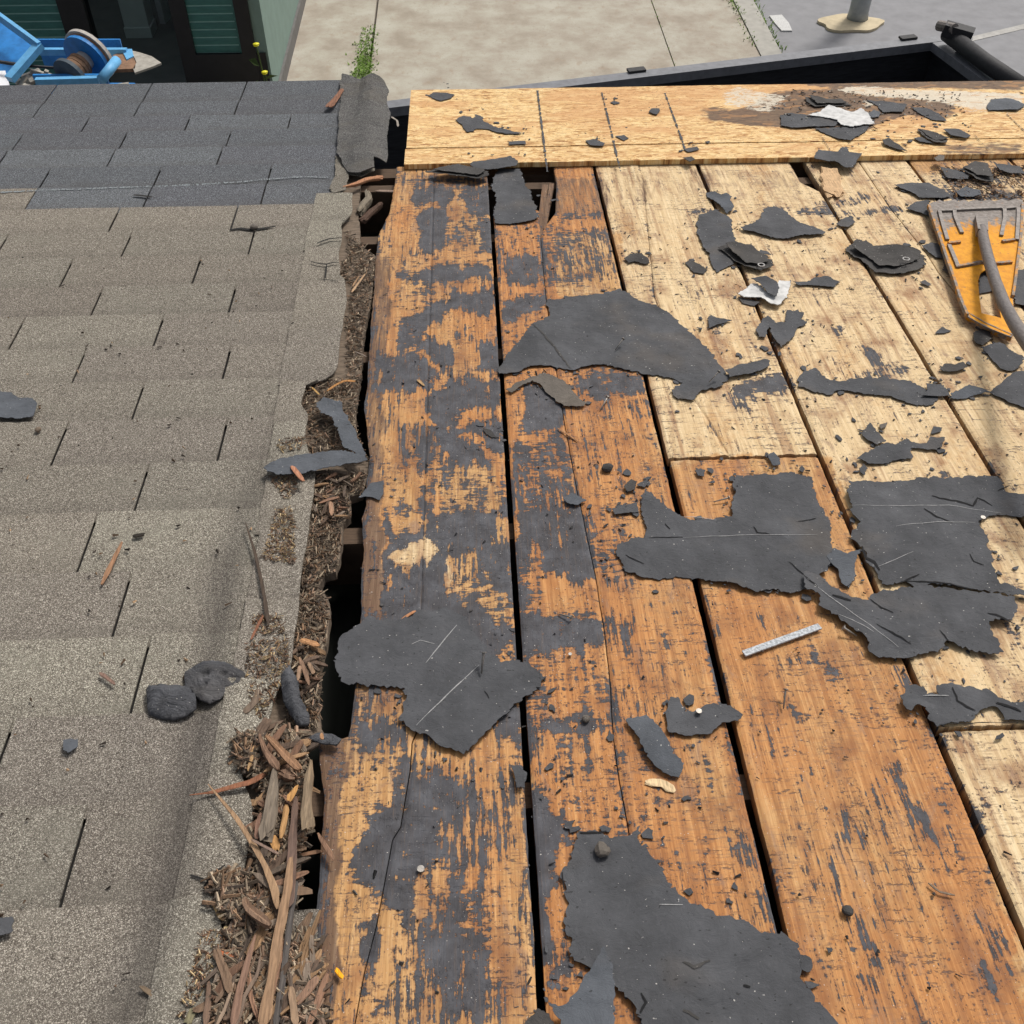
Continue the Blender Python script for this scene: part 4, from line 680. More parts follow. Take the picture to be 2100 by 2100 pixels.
('b3',[(1040,1460),(1110,1370),(1170,1400),(1240,1520),(1240,1600),(1040,1600)],.006,.005,'felt_dark','dark scrap ending the long gap at the bottom of the picture'),
('a1',[(-60,790),(0,775),(60,780),(110,810),(190,815),(215,850),(190,915),(100,925),(0,915),(-60,900)],.014,.005,'felt_blue','rounded blue-grey scrap at the left picture edge on brown shingles'),
('m',[(598,765),(612,752),(640,760),(655,790),(670,815),(690,868),(650,850),(635,815),(625,790),(605,785)],.016,.010,'felt_blue','upright arm of curled blue-grey felt above the debris beside the gap'),
('m',[(497,885),(530,870),(600,858),(640,852),(685,860),(690,872),(640,882),(600,892),(560,900),(520,900),(505,894)],.020,.008,'felt_blue','flat felt tongue lying from the brown shingles to the gap edge'),
('a2',[(360,1300),(400,1285),(440,1290),(440,1330),(390,1365),(360,1350)],.013,.002,'felt_blue','small round grey chip on the brown shingles at lower left'),
('a3',[(-60,862),(0,860),(80,850),(85,870),(70,900),(80,930),(65,945),(0,955),(-60,950)],.013,.003,'felt','notched grey chip at the lower left picture edge'),
('c0',[(430,1449+-10),(440,1449+-30),(480,1430),(500,1449)],.004,.003,'felt','little flake beside the black shingle fragment'),
('c1',[(1400,1010),(1420,968),(1465,975),(1460,1000)],.002,.002,'felt','small flake above the arm of the winged scrap'),
('c1',[(1110,960),(1155,945),(1150,975),(1120,985)],.002,.002,'felt_brown','faint brown flake right of the leaf-shaped scrap'),
('c1',[(1670,30),(1750,20),(1760,200),(1680,215),(1668,120)],.002,.003,'felt','dark scrap seen through the window of the shovel blade'),
('c1',[(1860,90),(1990,80),(1990,290),(1880,280),(1870,190)],.003,.004,'felt','dark scrap right behind the shovel handle'),
('c1',[(1475,20),(1500,20),(1510,110),(1480,90)],.002,.002,'felt_brown','brown-grey flake along the left edge of the shovel'),
('c3',[(655,1070),(690,1060),(725,1085),(730,1150),(700,1165),(665,1140)],.002,.003,'felt','small flake against the right side of the bottom felt sheet'),
]
BIG1, SCRT, LOB, BRO, SLA, BOT, JAG = 'large smooth charcoal', 'with pale scratches', 'rounded lobe', 'broad dark felt sheet', 'slanting dark felt sheet', 'biggest dark', 'jagged felt scrap'
M['scratch'] = simple('pale_scratch', (.28, .28, .28), .8, .4, 300); M['tear'] = simple('dark_tear', (.012, .012, .013), .95, .3, 80)
DETAIL = [(BIG1, 'b1', [(1085,395),(1150,470),(1230,560),(1300,645)], .006, 'fold', 'felt_dark'), (SCRT, 'b2', [(480,870),(560,770),(655,655)], .0022, 'scratch', 'scratch'), (SCRT, 'b2', [(425,1220),(600,1045),(780,872)], .0024, 'scratch', 'scratch'), (SCRT, 'b2', [(400,770),(450,745),(530,765)], .0016, 'scratch', 'scratch'),
 (SCRT, 'b2', [(810,1020),(835,1065)], .002, 'tear', 'tear'), (LOB, 'c2', [(0,40),(100,40),(190,55)], .0018, 'scratch', 'scratch'), (LOB, 'c2', [(0,155),(130,148),(400,140),(760,138)], .0016, 'scratch', 'scratch'), (LOB, 'c2', [(400,95),(420,128),(490,135)], .0045, 'tear', 'tear'), (LOB, 'c2', [(600,290),(650,335),(700,370)], .003, 'tear', 'tear'), (LOB, 'c2', [(650,60),(720,48),(755,40)], .003, 'tear', 'tear'), (LOB, 'b2', [(1740,158),(1932,152)], .003, 'tear', 'tear'), (LOB, 'b2', [(1830,80),(1860,110)], .003, 'tear', 'tear'), (LOB, 'm', [(1180,1050),(1215,1066)], .003, 'tear', 'tear'),
 (BRO, 'c1', [(1405,1370),(1450,1385),(1560,1405),(1640,1425),(1665,1380),(1700,1395),(1750,1420)], .006, 'tear', 'tear'), (BRO, 'c1', [(1780,1335),(1840,1310)], .003, 'tear', 'tear'), (BRO, 'c2', [(1360,0),(1430,50),(1520,80)], .005, 'tear', 'tear'), (BRO, 'c2', [(1200,100),(1300,85),(1650,70)], .0016, 'scratch', 'scratch'), (BRO, 'c2', [(940,-15),(1500,-20),(1800,10)], .0016, 'scratch', 'scratch'), (BRO, 'c2', [(1100,320),(1200,280),(1300,240)], .0016, 'scratch', 'scratch'), (BRO, 'c2', [(1620,255),(1640,295),(1700,315)], .003, 'tear', 'tear'), (BRO, 'c2', [(1010,210),(1035,270),(1080,290),(1110,340)], .008, 'tear', 'tear'), (BRO, 'c2', [(1230,410),(1335,365)], .004, 'tear', 'tear'), (BRO, 'c2', [(1250,400),(1420,412),(1640,450)], .004, 'tear', 'tear'),
 (SLA, 'c2', [(680,385),(760,440)], .003, 'tear', 'tear'), (SLA, 'c2', [(845,480),(950,510)], .006, 'tear', 'tear'), (SLA, 'c2', [(1060,500),(1120,550),(1190,575)], .004, 'tear', 'tear'), (SLA, 'c2', [(1095,640),(1180,690),(1290,755)], .004, 'tear', 'tear'), (SLA, 'c2', [(700,400),(860,510),(1060,650),(1220,770)], .0018, 'scratch', 'scratch'), (SLA, 'c2', [(1450,680),(1500,745)], .003, 'tear', 'tear'), (SLA, 'c2', [(1715,595),(1790,610),(1865,650)], .005, 'tear', 'tear'), (SLA, 'c2', [(880,590),(960,620),(1080,690)], .0016, 'scratch', 'scratch'),
 (JAG, 'c2', [(1520,1010),(1550,1080),(1650,1140)], .005, 'tear', 'tear'), (JAG, 'c2', [(1770,1090),(1850,1115),(1910,1140)], .006, 'tear', 'tear'), (JAG, 'c2', [(1450,1215),(1932,1198)], .002, 'tear', 'tear'), (JAG, 'c2', [(1350,1060),(1500,1055)], .002, 'scratch', 'scratch'),
 (BOT, 'b3', [(1260,700),(1250,600)], .003, 'tear', 'tear'), (BOT, 'b3', [(1690,1290),(1720,1340),(1690,1400)], .005, 'tear', 'tear'), (BOT, 'c3', [(0,1110),(60,1140),(150,1100)], .006, 'fold', 'felt_dark'), (BOT, 'c3', [(340,1240),(380,1250)], .005, 'tear', 'tear'), (BOT, 'c3', [(0,1380),(90,1430)], .006, 'fold', 'felt_dark'), (BOT, 'b3', [(1800,775),(1932,780)], .0016, 'scratch', 'scratch'), (BOT, 'b3', [(1350,378),(1420,375),(1500,360)], .005, 'tear', 'tear')]
for i, (t, pl, z, amp, mk_, lab) in enumerate(SCR):
    if 'plywood' in lab and t in ('b0', 'c0') and z > .01 or 'white crust' in lab or 'slanting black sliver' in lab: z += .0055
    q = RL(t, pl, z); size = max(max(p.x for p in q)-min(p.x for p in q), max(p.y for p in q)-min(p.y for p in q)); jr = .0009+min(.0022, size*.009)
    big = size > .22
    jr *= 1.55
    v, f = sheet(q, z, .0010 if mk_ != 'white' else .002, amp*.95, .0012, .0036 if size > .05 else .0025, jr, seed=i*1.7, grid=.012 if big else None)
    o = mk('felt_scrap' if mk_ != 'white' else 'membrane_scrap', v, f, M[mk_], None, RW, smooth=False)
    if mk_ == 'felt_dark' and size > .09:
        c2 = sum(q, Vector((0, 0, 0)))/len(q); q3 = [c2+(p-c2)*random.uniform(.72, .92)+Vector((.003, .004, 0)) for p in q]
        v3, f3 = sheet(q3, z+amp*.7+.0012, .0012, amp*.9, .003, .0025, .003, seed=i+50.5); v3 = v3-np.array([v[:, 0].mean(), v[:, 1].mean(), v[:, 2].min()]); mk('torn_layer', v3, f3, M['felt_dark'], o)
    nn = len(v)//2; cen = np.array([v[:, 0].mean(), v[:, 1].mean(), v[:, 2].min()])
    for key, tt, pts_, wid, nm_, mm_ in DETAIL:
        if key not in lab: continue
        ql = RL(tt, pts_, z); qq = []
        for a_, b_ in zip(ql, ql[1:]):
            k_ = max(2, int((b_-a_).length/.006)); qq += [a_.lerp(b_, j_/k_) for j_ in range(k_)]
        qq.append(ql[-1]); vv = []; ff = []
        for j_, p_ in enumerate(qq):
            d_ = qq[min(j_+1, len(qq)-1)]-qq[max(j_-1, 0)]; d_.z = 0; d_.normalize(); s_ = Vector((-d_.y, d_.x, 0)); ja = 0 if nm_ == 'scratch' else .0014
            c_ = p_+s_*ja*noise.noise(Vector((p_.x*150, p_.y*150, 1))); w_ = wid*(.3+.7*sin(pi*(j_+.5)/len(qq)))*(.75+.5*noise.noise(Vector((p_.x*90, p_.y*90, 2))))/2
            dd = np.hypot(v[:nn, 0]-c_.x, v[:nn, 1]-c_.y); o3 = np.argsort(dd)[:3]; zz = float((v[o3, 2]/(dd[o3]+1e-4)).sum()/(1/(dd[o3]+1e-4)).sum())+.0009
            for e_ in (s_, -s_): vv.append((c_.x+e_.x*w_-cen[0], c_.y+e_.y*w_-cen[1], zz-cen[2]))
        for j_ in range(len(qq)-1): ff.append([2*j_, 2*j_+1, 2*j_+3, 2*j_+2])
        mk(nm_, vv, ff, M[mm_], o)
    tag(o, lab, 'felt scrap' if mk_ != 'white' else 'membrane scrap')
# every scrap left torn crumbs of itself around its rim
def flakes(n, name, lab):
    V = []; F = []; k = 0; rim = []
    for t, pl, z, amp, mk_, lab_ in SCR:
        if t == 'm' and pl[0][0] < 600 or t in ('a1', 'a2', 'a3'): continue
        q = jag(RL(t, pl, 0), .02, 0, 1); rim += [(p.x, p.y, .0185 if p.y > 2.77 else .0012) for p in q]
    while k < n:
        x, y, z = random.choice(rim); x += random.gauss(0, .022); y += random.gauss(0, .022)
        if x < -.17 or (y > 2.70 and y < 2.80): continue
        z = .0190 if y > 2.77 else .0016
        sz = random.choice((.002, .003, .003, .005, .008))*random.uniform(.7, 1.3); m = random.randint(5, 8); a0 = random.uniform(0, 6.3); el = random.uniform(.35, 1); ro = random.uniform(0, 6.3); n0 = len(V); th = random.uniform(.0004, .001); top = []
        for j in range(m):
            a = a0+6.283*j/m; rr = sz*random.uniform(.35, 1.3); px, py = rr*cos(a), rr*sin(a)*el; top.append((x+px*cos(ro)-py*sin(ro), y+px*sin(ro)+py*cos(ro), z+th+random.uniform(0, sz*.12)))
        V += top+[(p[0], p[1], z) for p in top]; F.append(list(range(n0, n0+m))); F += [[n0+j, n0+m+j, n0+m+(j+1) % m, n0+(j+1) % m] for j in range(m)]; k += 1
    o = mk(name, V, F, M['felt'], None, RW); tag(o, lab, 'felt crumbs', kind='stuff')
flakes(1250, 'felt_flakes', 'tiny torn black felt flakes scattered around the larger scraps on the deck')
# thick curled lumps
def lump(t, pl, z, h, m, name, lab, cat, seed, holes=()):
    q = RL(t, pl, z); b = jag(q, .006, .0012, seed); B = np.array([(p.x, p.y) for p in b]); c = B.mean(0); g = .0045
    v, f = sheet(q, z, .001, 0, 0, .005, .0016, grid=g, seed=seed); n = len(v)//2
    d = np.sqrt(((v[:n, None, 0]-B[None, :, 0])**2+(v[:n, None, 1]-B[None, :, 1])**2).min(1))
    for i in range(n):
        x, y = v[i, 0], v[i, 1]; v[i, 2] = z+h*(1-math.exp(-d[i]/.008))*(.8+.9*noise.noise(Vector((x*24, y*24, seed)))+.4*noise.noise(Vector((x*70, y*70, seed))))+.002
    for hx in holes:
        p = R(t, hx, z+h); dd = np.hypot(v[:n, 0]-p.x, v[:n, 1]-p.y); v[:n, 2] -= .012*np.exp(-(dd/.0045)**2)
    o = mk(name, v, f, m, None, RW, smooth=True); return tag(o, lab, cat)
lump('a2', [(830,1010),(870,990),(960,985),(1060,1000),(1115,1040),(1110,1120),(1060,1160),(990,1180),(900,1175),(840,1150)], .014, .015, M['bitumen'], 'bitumen_lump', 'thick folded grey bitumen piece on the brown shingles, lower of a joined pair', 'bitumen lump', 3)
hp = lump('a2', [(1045,910),(1110,870),(1200,845),(1290,860),(1390,915),(1370,970),(1290,1010),(1250,1060),(1190,1090),(1130,1070),(1090,1020),(1045,1000)], .013, .008, M['bitumen'], 'bitumen_flap', 'grey flap pierced by nail holes, upper part of the curled bitumen piece', 'bitumen flap', 5, holes=[(1160,905),(1262,905),(1310,935),(1155,965),(1122,990)])
lump('a2', [(1590,930),(1640,880),(1690,950),(1700,1050),(1750,1150),(1750,1210),(1690,1225),(1640,1150),(1600,1060)], .010, .022, M['bitumen'], 'bitumen_lump', 'long rubbery dark lump standing at the upper end of the splinter heap', 'bitumen lump', 8)
lump('a2', [(1740,1290),(1800,1250),(1880,1262),(1932,1290),(1910,1325),(1820,1315)], .012, .010, M['bitumen'], 'bitumen_lump', 'flat black curl bridging the foot of the open gap', 'bitumen lump', 9)
for nm, t, c, s, lab in (('pebble', 'b1', (1508,1193), .011, 'dark angular pebble alone on the orange plank left of the second gap'), ('pebble', 'c3', (940,805), .007, 'small dark pebble on the big orange plank'), ('pebble', 'b3', (1475,465), .010, 'grey pebble on the bottom felt sheet near its upper edge'),
                         ('pebble', 'b2', (1385,1165), .006, 'pale pebble on the second plank above the blue-grey strip'), ('pebble', 'a0', (1440,1300), .010, 'small grey stone sitting on the cracked brown shingle'), ('pebble', 'a1', (220,998), .006, 'small orange wood crumb on the brown shingles at left')):
    bm = bmesh.new(); bmesh.ops.create_icosphere(bm, subdivisions=2, radius=s)
    for v_ in bm.verts: v_.co *= 1+.35*noise.noise(v_.co*90+Vector((s*900, 0, 0))); v_.co.z *= .6
    me = bpy.data.meshes.new('pebble'); bm.to_mesh(me); bm.free(); o = bpy.data.objects.new('pebble', me); SC.collection.objects.link(o)
    me.materials.append(M['felt_dark'] if 'dark' in lab else (M['oldwood'] if 'orange wood' in lab else M['felt_brown'])); p = R(t, c, .008); o.matrix_world = RW @ Matrix.Translation((p.x, p.y, s*.45+(.012 if t[0] == 'a' else .002)+(.004 if 'bottom felt' in lab else 0)))
    if 'orange wood' in lab: o.name = 'wood_crumb'; tag(o, lab, 'wood crumb')
    else: tag(o, lab, 'pebble')

# ------------------------------------------------------------------ nails, washers, metal strip
def nail(t, a, b, lab, z=.006, lift=.012, r=.0016):
    p, q = R(t, a, z), R(t, b, z); q.z += lift; e = empty('nail', RW, p); d = q-p
    MB().tube([(0, 0, 0), d*.9, d], [r*.6, r, r], 8).ob('shaft', M['steel'], e, smooth=True)
    u = d.normalized(); MB().tube([d, d+u*.0012], r*2.4, 12).ob('head', M['steel'], e); return tag(e, lab, 'nail')
nail('b2', (793,915), (806,845), 'bright nail sticking out of the scratched grey felt sheet', .010, .02, .002)
nail('c1', (150,712), (200,682), 'nail lying on the lower corner of the large charcoal sheet', .012)
nail('b1', (1550,532), (1592,497), 'short nail standing in the middle of the large charcoal sheet', .010)
nail('c2', (570,1115), (573,1040), 'upright nail in the big orange plank', .003, .014)
nail('c2', (985,702), (905,675), 'shiny nail beside the slanting dark felt sheet', .004, .008, .002)
nail('c1', (175,1392), (258,1378), 'nail lying at the head of the orange plank left of the lobe', .003, .004)
nail('b1', (1465,872), (1505,815), 'rusty nail on the second plank below the large charcoal sheet', .003, .006)
nail('b2', (1230,577), (1300,608), 'bent rusty nail on the tar-covered second plank', .003, .005)
def nailhead(t, c, lab, r=.005, z=.004):
    r *= .72
    p = R(t, c, z); e = empty('roofing_nail', RW, p); MB().tube([(0, 0, 0), (0, 0, .0015)], r, 14).ob('head', M['steel'], e); MB().tube([(0, 0, -.012), (0, 0, 0)], .0015, 6).ob('shaft', M['steel'], e); return tag(e, lab, 'nail')
nailhead('b3', (450,572), 'flat round nail head on the dark tar blot near the bottom', .0065)
nailhead('c2', (92,1128), 'nail head holding the grey scrap beside the second gap', .006, .010)
nailhead('b2', (1295,806), 'small bright nail head on the second plank above its orange patch', .004)
nailhead('c2', (1700,32), 'nail head with washer on the broad dark felt sheet', .006, .012)
def washer(t, c, lab, z):
    p = R(t, c, z); e = empty('washer', RW, p); n = 20; v = []; f = []
    for i in range(n):
        a = 2*pi*i/n
        for r, zz in ((.0058, 0), (.0088, 0), (.0088, .0012), (.0058, .0012)): v.append((r*cos(a), r*sin(a), zz))
    for i in range(n):
        j = (i+1) % n
        for k in range(4): f.append([4*i+k, 4*j+k, 4*j+(k+1) % 4, 4*i+(k+1) % 4])
    mk('ring', v, f, M['washer'], e); return tag(e, lab, 'washer')
M['washer'] = simple('pale_washer', (.33, .32, .31), .7, .3, 200)
washer('c0', (445,1500), 'pale washer on the rough black shingle fragment', .017)
washer('c0', (1265,1466), 'pale washer on the thick dark shingle piece left of the shovel', .0235)
p, q = R('c2', (345,805), .003), R('c2', (775,650), .003)
o = MB().bar((p.x, p.y, .004), (q.x, q.y, .004), .011, .003).ob('granule_strip', simple('pale_granules', (.40, .42, .44), .9, .7, 260, rnd=True), None, RW); tag(o, 'speckled light grey strip lying diagonally on the orange plank', 'strip')

# ------------------------------------------------------------------ splinters
TINTS = [(.25, .145, .095), (.16, .11, .08), (.25, .165, .11), (.12, .09, .07), (.23, .18, .14), (.29, .18, .10)]
FINE = [(.30, .20, .14), (.15, .115, .085), (.30, .24, .175), (.10, .08, .065), (.36, .29, .21), (.25, .16, .10)]
def stick(pts, w, th, tint, n=9, ragged=.25, seed=0, pointed=(.3, .3)):
    """a split piece of wood following a centre line, with ribs along its length"""
    P = [Vector(p) for p in pts]; L = [0]
    for a, b in zip(P, P[1:]): L.append(L[-1]+(b-a).length)
    T = L[-1]; V = []; F = []; ns = max(6, int(T/.008)); prof = [(-.5, .1), (-.44, .5), (-.1, .44), (.12, .6), (.45, .5), (.5, .05), (.4, -.4), (-.4, -.4)]
    for i in range(ns+1):
        s = T*i/ns; k = max(j for j in range(len(L)) if L[j] <= s+1e-9); k = min(k, len(P)-2); c = P[k].lerp(P[k+1], (s-L[k])/max(1e-6, L[k+1]-L[k]))
        d = (P[k+1]-P[k]).normalized(); x = d.cross(Vector((0, 0, 1))).normalized(); u = x.cross(d); t = i/ns
        e = min(1, .42+.58*t/max(.001, pointed[0]*.6))*min(1, .42+.58*(1-t)/max(.001, pointed[1]*.6))*(1+.38*noise.noise(Vector((seed*7, s*30, 4)))); ww = (w if not isinstance(w, tuple) else w[0]+(w[1]-w[0])*t)*min(1, e)
        for j, (a, b) in enumerate(prof):
            rr = 1+ragged*noise.noise(Vector((j*3.1+seed, s*45, seed))); V.append(c+x*a*ww*rr+u*b*th*rr*(.4+.6*min(1, e))+(d*ww*1.1*noise.noise(Vector((j*5.7, seed*3, i))) if i in (0, 1, ns-1, ns) else Vector((0, 0, 0))))
    m = len(prof)
    for i in range(ns):
        for j in range(m): F.append([i*m+j, i*m+(j+1) % m, (i+1)*m+(j+1) % m, (i+1)*m+j])
    F.append(list(range(m))[::-1]); F.append([ns*m+j for j in range(m)]); return V, F
def tint_attr(o, c, var=.12):
    at = o.data.color_attributes.new('tint', 'FLOAT_COLOR', 'POINT'); n = len(o.data.vertices); r = 1+np.random.uniform(-var, var, n); a = np.ones((n, 4))
    for i in range(3): a[:, i] = np.array(c)[i]*r
    at.data.foreach_set('color', a.ravel().astype(np.float32))
def splinter(t, pts, wpx, z, lab, tint, th=None, pointed=(.14, .12), zs=None, name='wood_splinter', seed=None, cat='wood splinter', grp=None):
    q = [R(t, p, z if zs is None else zs[i]) for i, p in enumerate(pts)]; s = TILE[t][2]
    sc = lambda p: s*(Vector((p.x, p.y, p.z))-Vector((0, 0, D))).dot(_view)/FOC
    w = tuple(wp*sc(q[i]) for wp, i in zip(wpx, (0, -1))) if isinstance(wpx, tuple) else wpx*sc(q[0]); ww = w[0] if isinstance(w, tuple) else w
    v, f = stick(q, w, th or max(.0015, min(.008, ww*.35)), tint, seed=len(bpy.data.objects)*.37, pointed=pointed)
    o = mk(name, v, f, M['splinter'], None, RW); tint_attr(o, [c*.92 for c in tint] if name != 'wood_chip' else tint); return tag(o, lab, cat, grp)
splinter('t7', [(1345,0),(1300,400),(1200,900),(1120,1400),(1020,1960)], (95,150), .035, 'longest light brown stick running down the splinter heap to the bottom edge', (.30, .19, .115), pointed=(.1, .05))
splinter('t6', [(1215,720),(1190,1100),(1170,1500),(1130,1930)], (75,140), .028, 'long dark purplish stick at the left side of the lower gap', (.15, .10, .08), pointed=(.2, .05))
splinter('t7', [(1400,250),(1330,800),(1250,1400),(1170,1960)], (70,90), .022, 'grey underside stick just right of the longest stick', (.10, .09, .085), pointed=(.1, .05))
splinter('t6', [(250,580),(400,760),(560,950),(720,1200),(880,1480),(970,1700),(1020,1932)], (30,90), .030, 'long pale slat curving down over the shingles to the heap', (.34, .22, .13), pointed=(.3, .1))
splinter('t6', [(50,700),(300,670),(520,610),(720,560),(880,460)], (30,90), .022, 'reddish pointed splinter lying left over the shingle edge', (.26, .115, .065), pointed=(.6, .2))
splinter('t6', [(985,420),(970,700),(930,950),(880,1170)], (90,190), .034, 'broad grey-faced wood chunk, left of the two upright ones', (.19, .155, .12), th=.010, pointed=(.35, .03))
splinter('t6', [(830,900),(800,1050),(790,1180)], (60,90), .030, 'reddish side sliver against the left broad chunk', (.24, .14, .10), pointed=(.4, .1))
splinter('t6', [(1385,330),(1350,650),(1335,900),(1360,1100)], (80,165), .036, 'broad grey and tan wood chunk standing above the black hole', (.24, .18, .12), th=.011, pointed=(.4, .02))
splinter('t6', [(1240,590),(1180,680),(1130,760)], (40,90), .040, 'short yellow chip between the two broad chunks', (.46, .25, .09), pointed=(.4, .3))
splinter('t6', [(1115,810),(1090,1000),(1050,1180)], (75,60), .034, 'bright tan lath below the short yellow chip', (.40, .23, .10), pointed=(.1, .1))
splinter('t6', [(960,1180),(990,1240),(1010,1310)], 110, .026, 'orange stub under the left broad chunk', (.42, .23, .09), pointed=(.1, .1))
splinter('t6', [(820,40),(880,220),(960,330),(1020,430)], (60,110), .036, 'twisted brown chunk at the head of the heap', (.22, .135, .09), th=.009, pointed=(.3, .2))
splinter('t6', [(900,60),(1020,180),(1130,300),(1265,430)], (80,100), .038, 'curved reddish brown slab crossing the head of the heap', (.27, .155, .09), th=.008, pointed=(.3, .15))
splinter('t6', [(760,160),(745,260),(690,430)], (70,30), .026, 'pale tan splinter at the upper left of the heap', (.44, .28, .14), pointed=(.15, .5))
splinter('t6', [(1060,470),(1140,500),(1200,520)], 110, .028, 'chocolate brown block behind the broad chunks', (.20, .125, .085), th=.012, pointed=(.1, .1))
splinter('t6', [(1460,1120),(1540,1260),(1640,1420)], (50,60), .014, 'short brown splinter right of the black hole', (.22, .13, .085), pointed=(.3, .2))
splinter('t6', [(1240,1370),(1350,1345),(1490,1320)], (60,60), .0, 'short stick bridging the black hole', (.22, .125, .075), pointed=(.1, .1))
splinter('t6', [(730,1190),(860,1260),(1030,1350)], (30,40), .036, 'thin grey-brown stick crossing under the pale slat', (.21, .145, .115))
splinter('t6', [(1500,20),(1505,90)], 45, .030, 'small orange stub on the flat black curl', (.42, .23, .12), pointed=(.1, .2))
splinter('t5', [(1140,400),(1260,440),(1380,480)], (90,90), .014, 'orange block on the rotten plank above the grey felt sheet', (.42, .225, .11), pointed=(.05, .1))
splinter('t5', [(1120,640),(1190,800),(1250,1000)], (70,50), .016, 'brown forked splinter below the orange block', (.24, .15, .10))
splinter('t5', [(1240,700),(1310,850)], 60, .020, 'short pale splinter right of the forked one', (.30, .20, .13))
splinter('t5', [(1130,750),(1100,930)], 55, .018, 'short tan splinter left of the forked one', (.32, .21, .14))
splinter('t5', [(640,80),(570,220),(480,400)], (40,35), .018, 'reddish leaf-like splinter at the end of the twig', (.20, .09, .055))
splinter('t4', [(630,40),(720,150),(790,240)], (80,70), .030, 'orange chip lying on the flat felt tongue', (.42, .20, .12), pointed=(.2, .1))
splinter('t4', [(1150,510),(1160,690)], 60, .012, 'upright tan splinter in the debris beside the wide hole', (.33, .20, .13), pointed=(.1, .1))
splinter('a2', [(690,170),(640,280),(575,410)], (25,40), .014, 'slender orange-brown sliver alone on the brown shingles', (.30, .17, .10), pointed=(.6, .5))
splinter('a2', [(1390,60),(1440,220),(1480,390),(1500,500),(1520,640)], (14,26), .020, 'long dark twig on the brown shingles pointing at the heap', (.075, .055, .042), pointed=(.5, .1), name='twig', cat='twig')
splinter('a2', [(565,910),(600,935),(650,975)], 26, .013, 'small pinkish sliver left of the bitumen lump', (.22, .14, .11))
splinter('a2', [(1470,1010),(1440,1080),(1385,1140)], 45, .014, 'brown curved chip right of the bitumen lump', (.16, .12, .09))
splinter('a2', [(755,138),(815,128)], 26, .012, 'tiny black chip above the slender sliver', (.03, .025, .02))
splinter('t7', [(460,520),(510,620),(545,710)], 80, .016, 'pale yellow chip at the left side of the heap', (.62, .42, .20), pointed=(.3, .3))
splinter('t7', [(580,800),(650,880)], 60, .016, 'small cream chip below the pale yellow one', (.58, .44, .24), pointed=(.2, .2))
splinter('t7', [(400,260),(420,330),(420,400)], 95, .016, 'flat pinkish brown chip at the end of a crack', (.21, .145, .11))
splinter('t7', [(810,470),(840,580),(930,660),(1100,780)], (80,130), .034, 'bent brown chunk in the middle of the heap', (.24, .155, .105), th=.012, pointed=(.2, .1))
splinter('t7', [(500,1090),(600,1120),(690,1150)], (40,80), .018, 'bright rusty red chip at the left of the heap', (.36, .13, .06))
splinter('t7', [(930,900),(840,1200),(760,1500),(660,1960)], (60,110), .028, 'long reddish stick left of the longest stick', (.23, .14, .10), pointed=(.3, .05))
splinter('t7', [(690,1230),(600,1450),(470,1680)], (60,80), .022, 'dark slanting stick at the left of the heap', (.17, .115, .08))
splinter('t7', [(385,1420),(385,1650),(350,1960)], (60,100), .018, 'upright brown stick at the far left foot of the heap', (.19, .125, .09), pointed=(.3, .05))
splinter('t7', [(990,1130),(960,1350),(800,1620),(700,1960)], (30,80), .026, 'thin curved stick beside the long reddish one', (.20, .145, .11))
splinter('t7', [(680,1450),(560,1800),(470,1960)], (30,60), .026, 'pale curved slat at the foot of the heap', (.30, .22, .16))
splinter('t7', [(1640,1400),(1540,1550),(1400,1700)], (110,100), .022, 'wide flat brown slab at the lower right of the heap', (.26, .16, .11), pointed=(.1, .1))
splinter('t7', [(1340,1500),(1370,1700),(1400,1960)], (90,90), .026, 'tan upright stick at the lower right of the heap', (.28, .19, .125), pointed=(.2, .05))
splinter('t7', [(1490,1220),(1430,1300),(1370,1380)], 50, .020, 'upper one of three parallel sticks right in the heap', (.26, .16, .11))
splinter('t7', [(1530,1290),(1450,1380),(1370,1480)], 55, .020, 'middle one of three parallel sticks right in the heap', (.24, .15, .10))
splinter('t7', [(1580,1330),(1480,1450),(1380,1560)], 60, .020, 'lower one of three parallel sticks right in the heap', (.25, .16, .11))
splinter('t7', [(1500,1030),(1520,1200)], 50, .020, 'short upright stick above the three parallel sticks', (.20, .14, .10))
splinter('t7', [(1870,1290),(1950,1400)], 60, .008, 'bright orange chip on the left rim of the grey plank at the bottom', (.85, .38, .02), name='wood_chip')
splinter('t1', [(930,1830),(1100,1790),(1250,1730),(1440,1700)], (60,110), .012, 'reddish broken splinter lying by the corner of the cap shingle', (.40, .20, .11), th=.008, pointed=(.5, .05))
splinter('t1', [(920,530),(860,620),(740,770)], (50,110), .020, 'small rusty wood chip on the blue-grey shingles near the corner', (.22, .11, .07))
splinter('t2', [(1360,270),(1500,275),(1640,275)], 60, -.006, 'thin grey-brown lath across the hole below the corner', (.26, .19, .15))
splinter('t2', [(1250,300),(1270,400),(1190,480),(1140,560)], (90,110), -.004, 'greyish rotten plug in the hole below the corner', (.20, .17, .13), th=.02)
splinter('t2', [(1440,440),(1300,560),(1160,680)], (60,110), -.016, 'dark brown broken piece down in the hole', (.09, .055, .04), th=.015)
splinter('t2', [(1220,1360),(1130,1480),(1040,1600)], (20,36), .010, 'thin pale sliver slanting over the fine debris', (.42, .28, .17))
splinter('t2', [(1130,1400),(1050,1530)], 24, .008, 'thin tan sliver left of the slanting pale one', (.30, .19, .11))
splinter('t3', [(970,980),(1080,900),(1200,840),(1340,850)], (30,50), .012, 'orange curved shaving above the upright felt arm', (.38, .19, .07))
splinter('t3', [(770,930),(870,1030)], 26, .012, 'small yellow sliver left of the curved shaving', (.42, .26, .10))
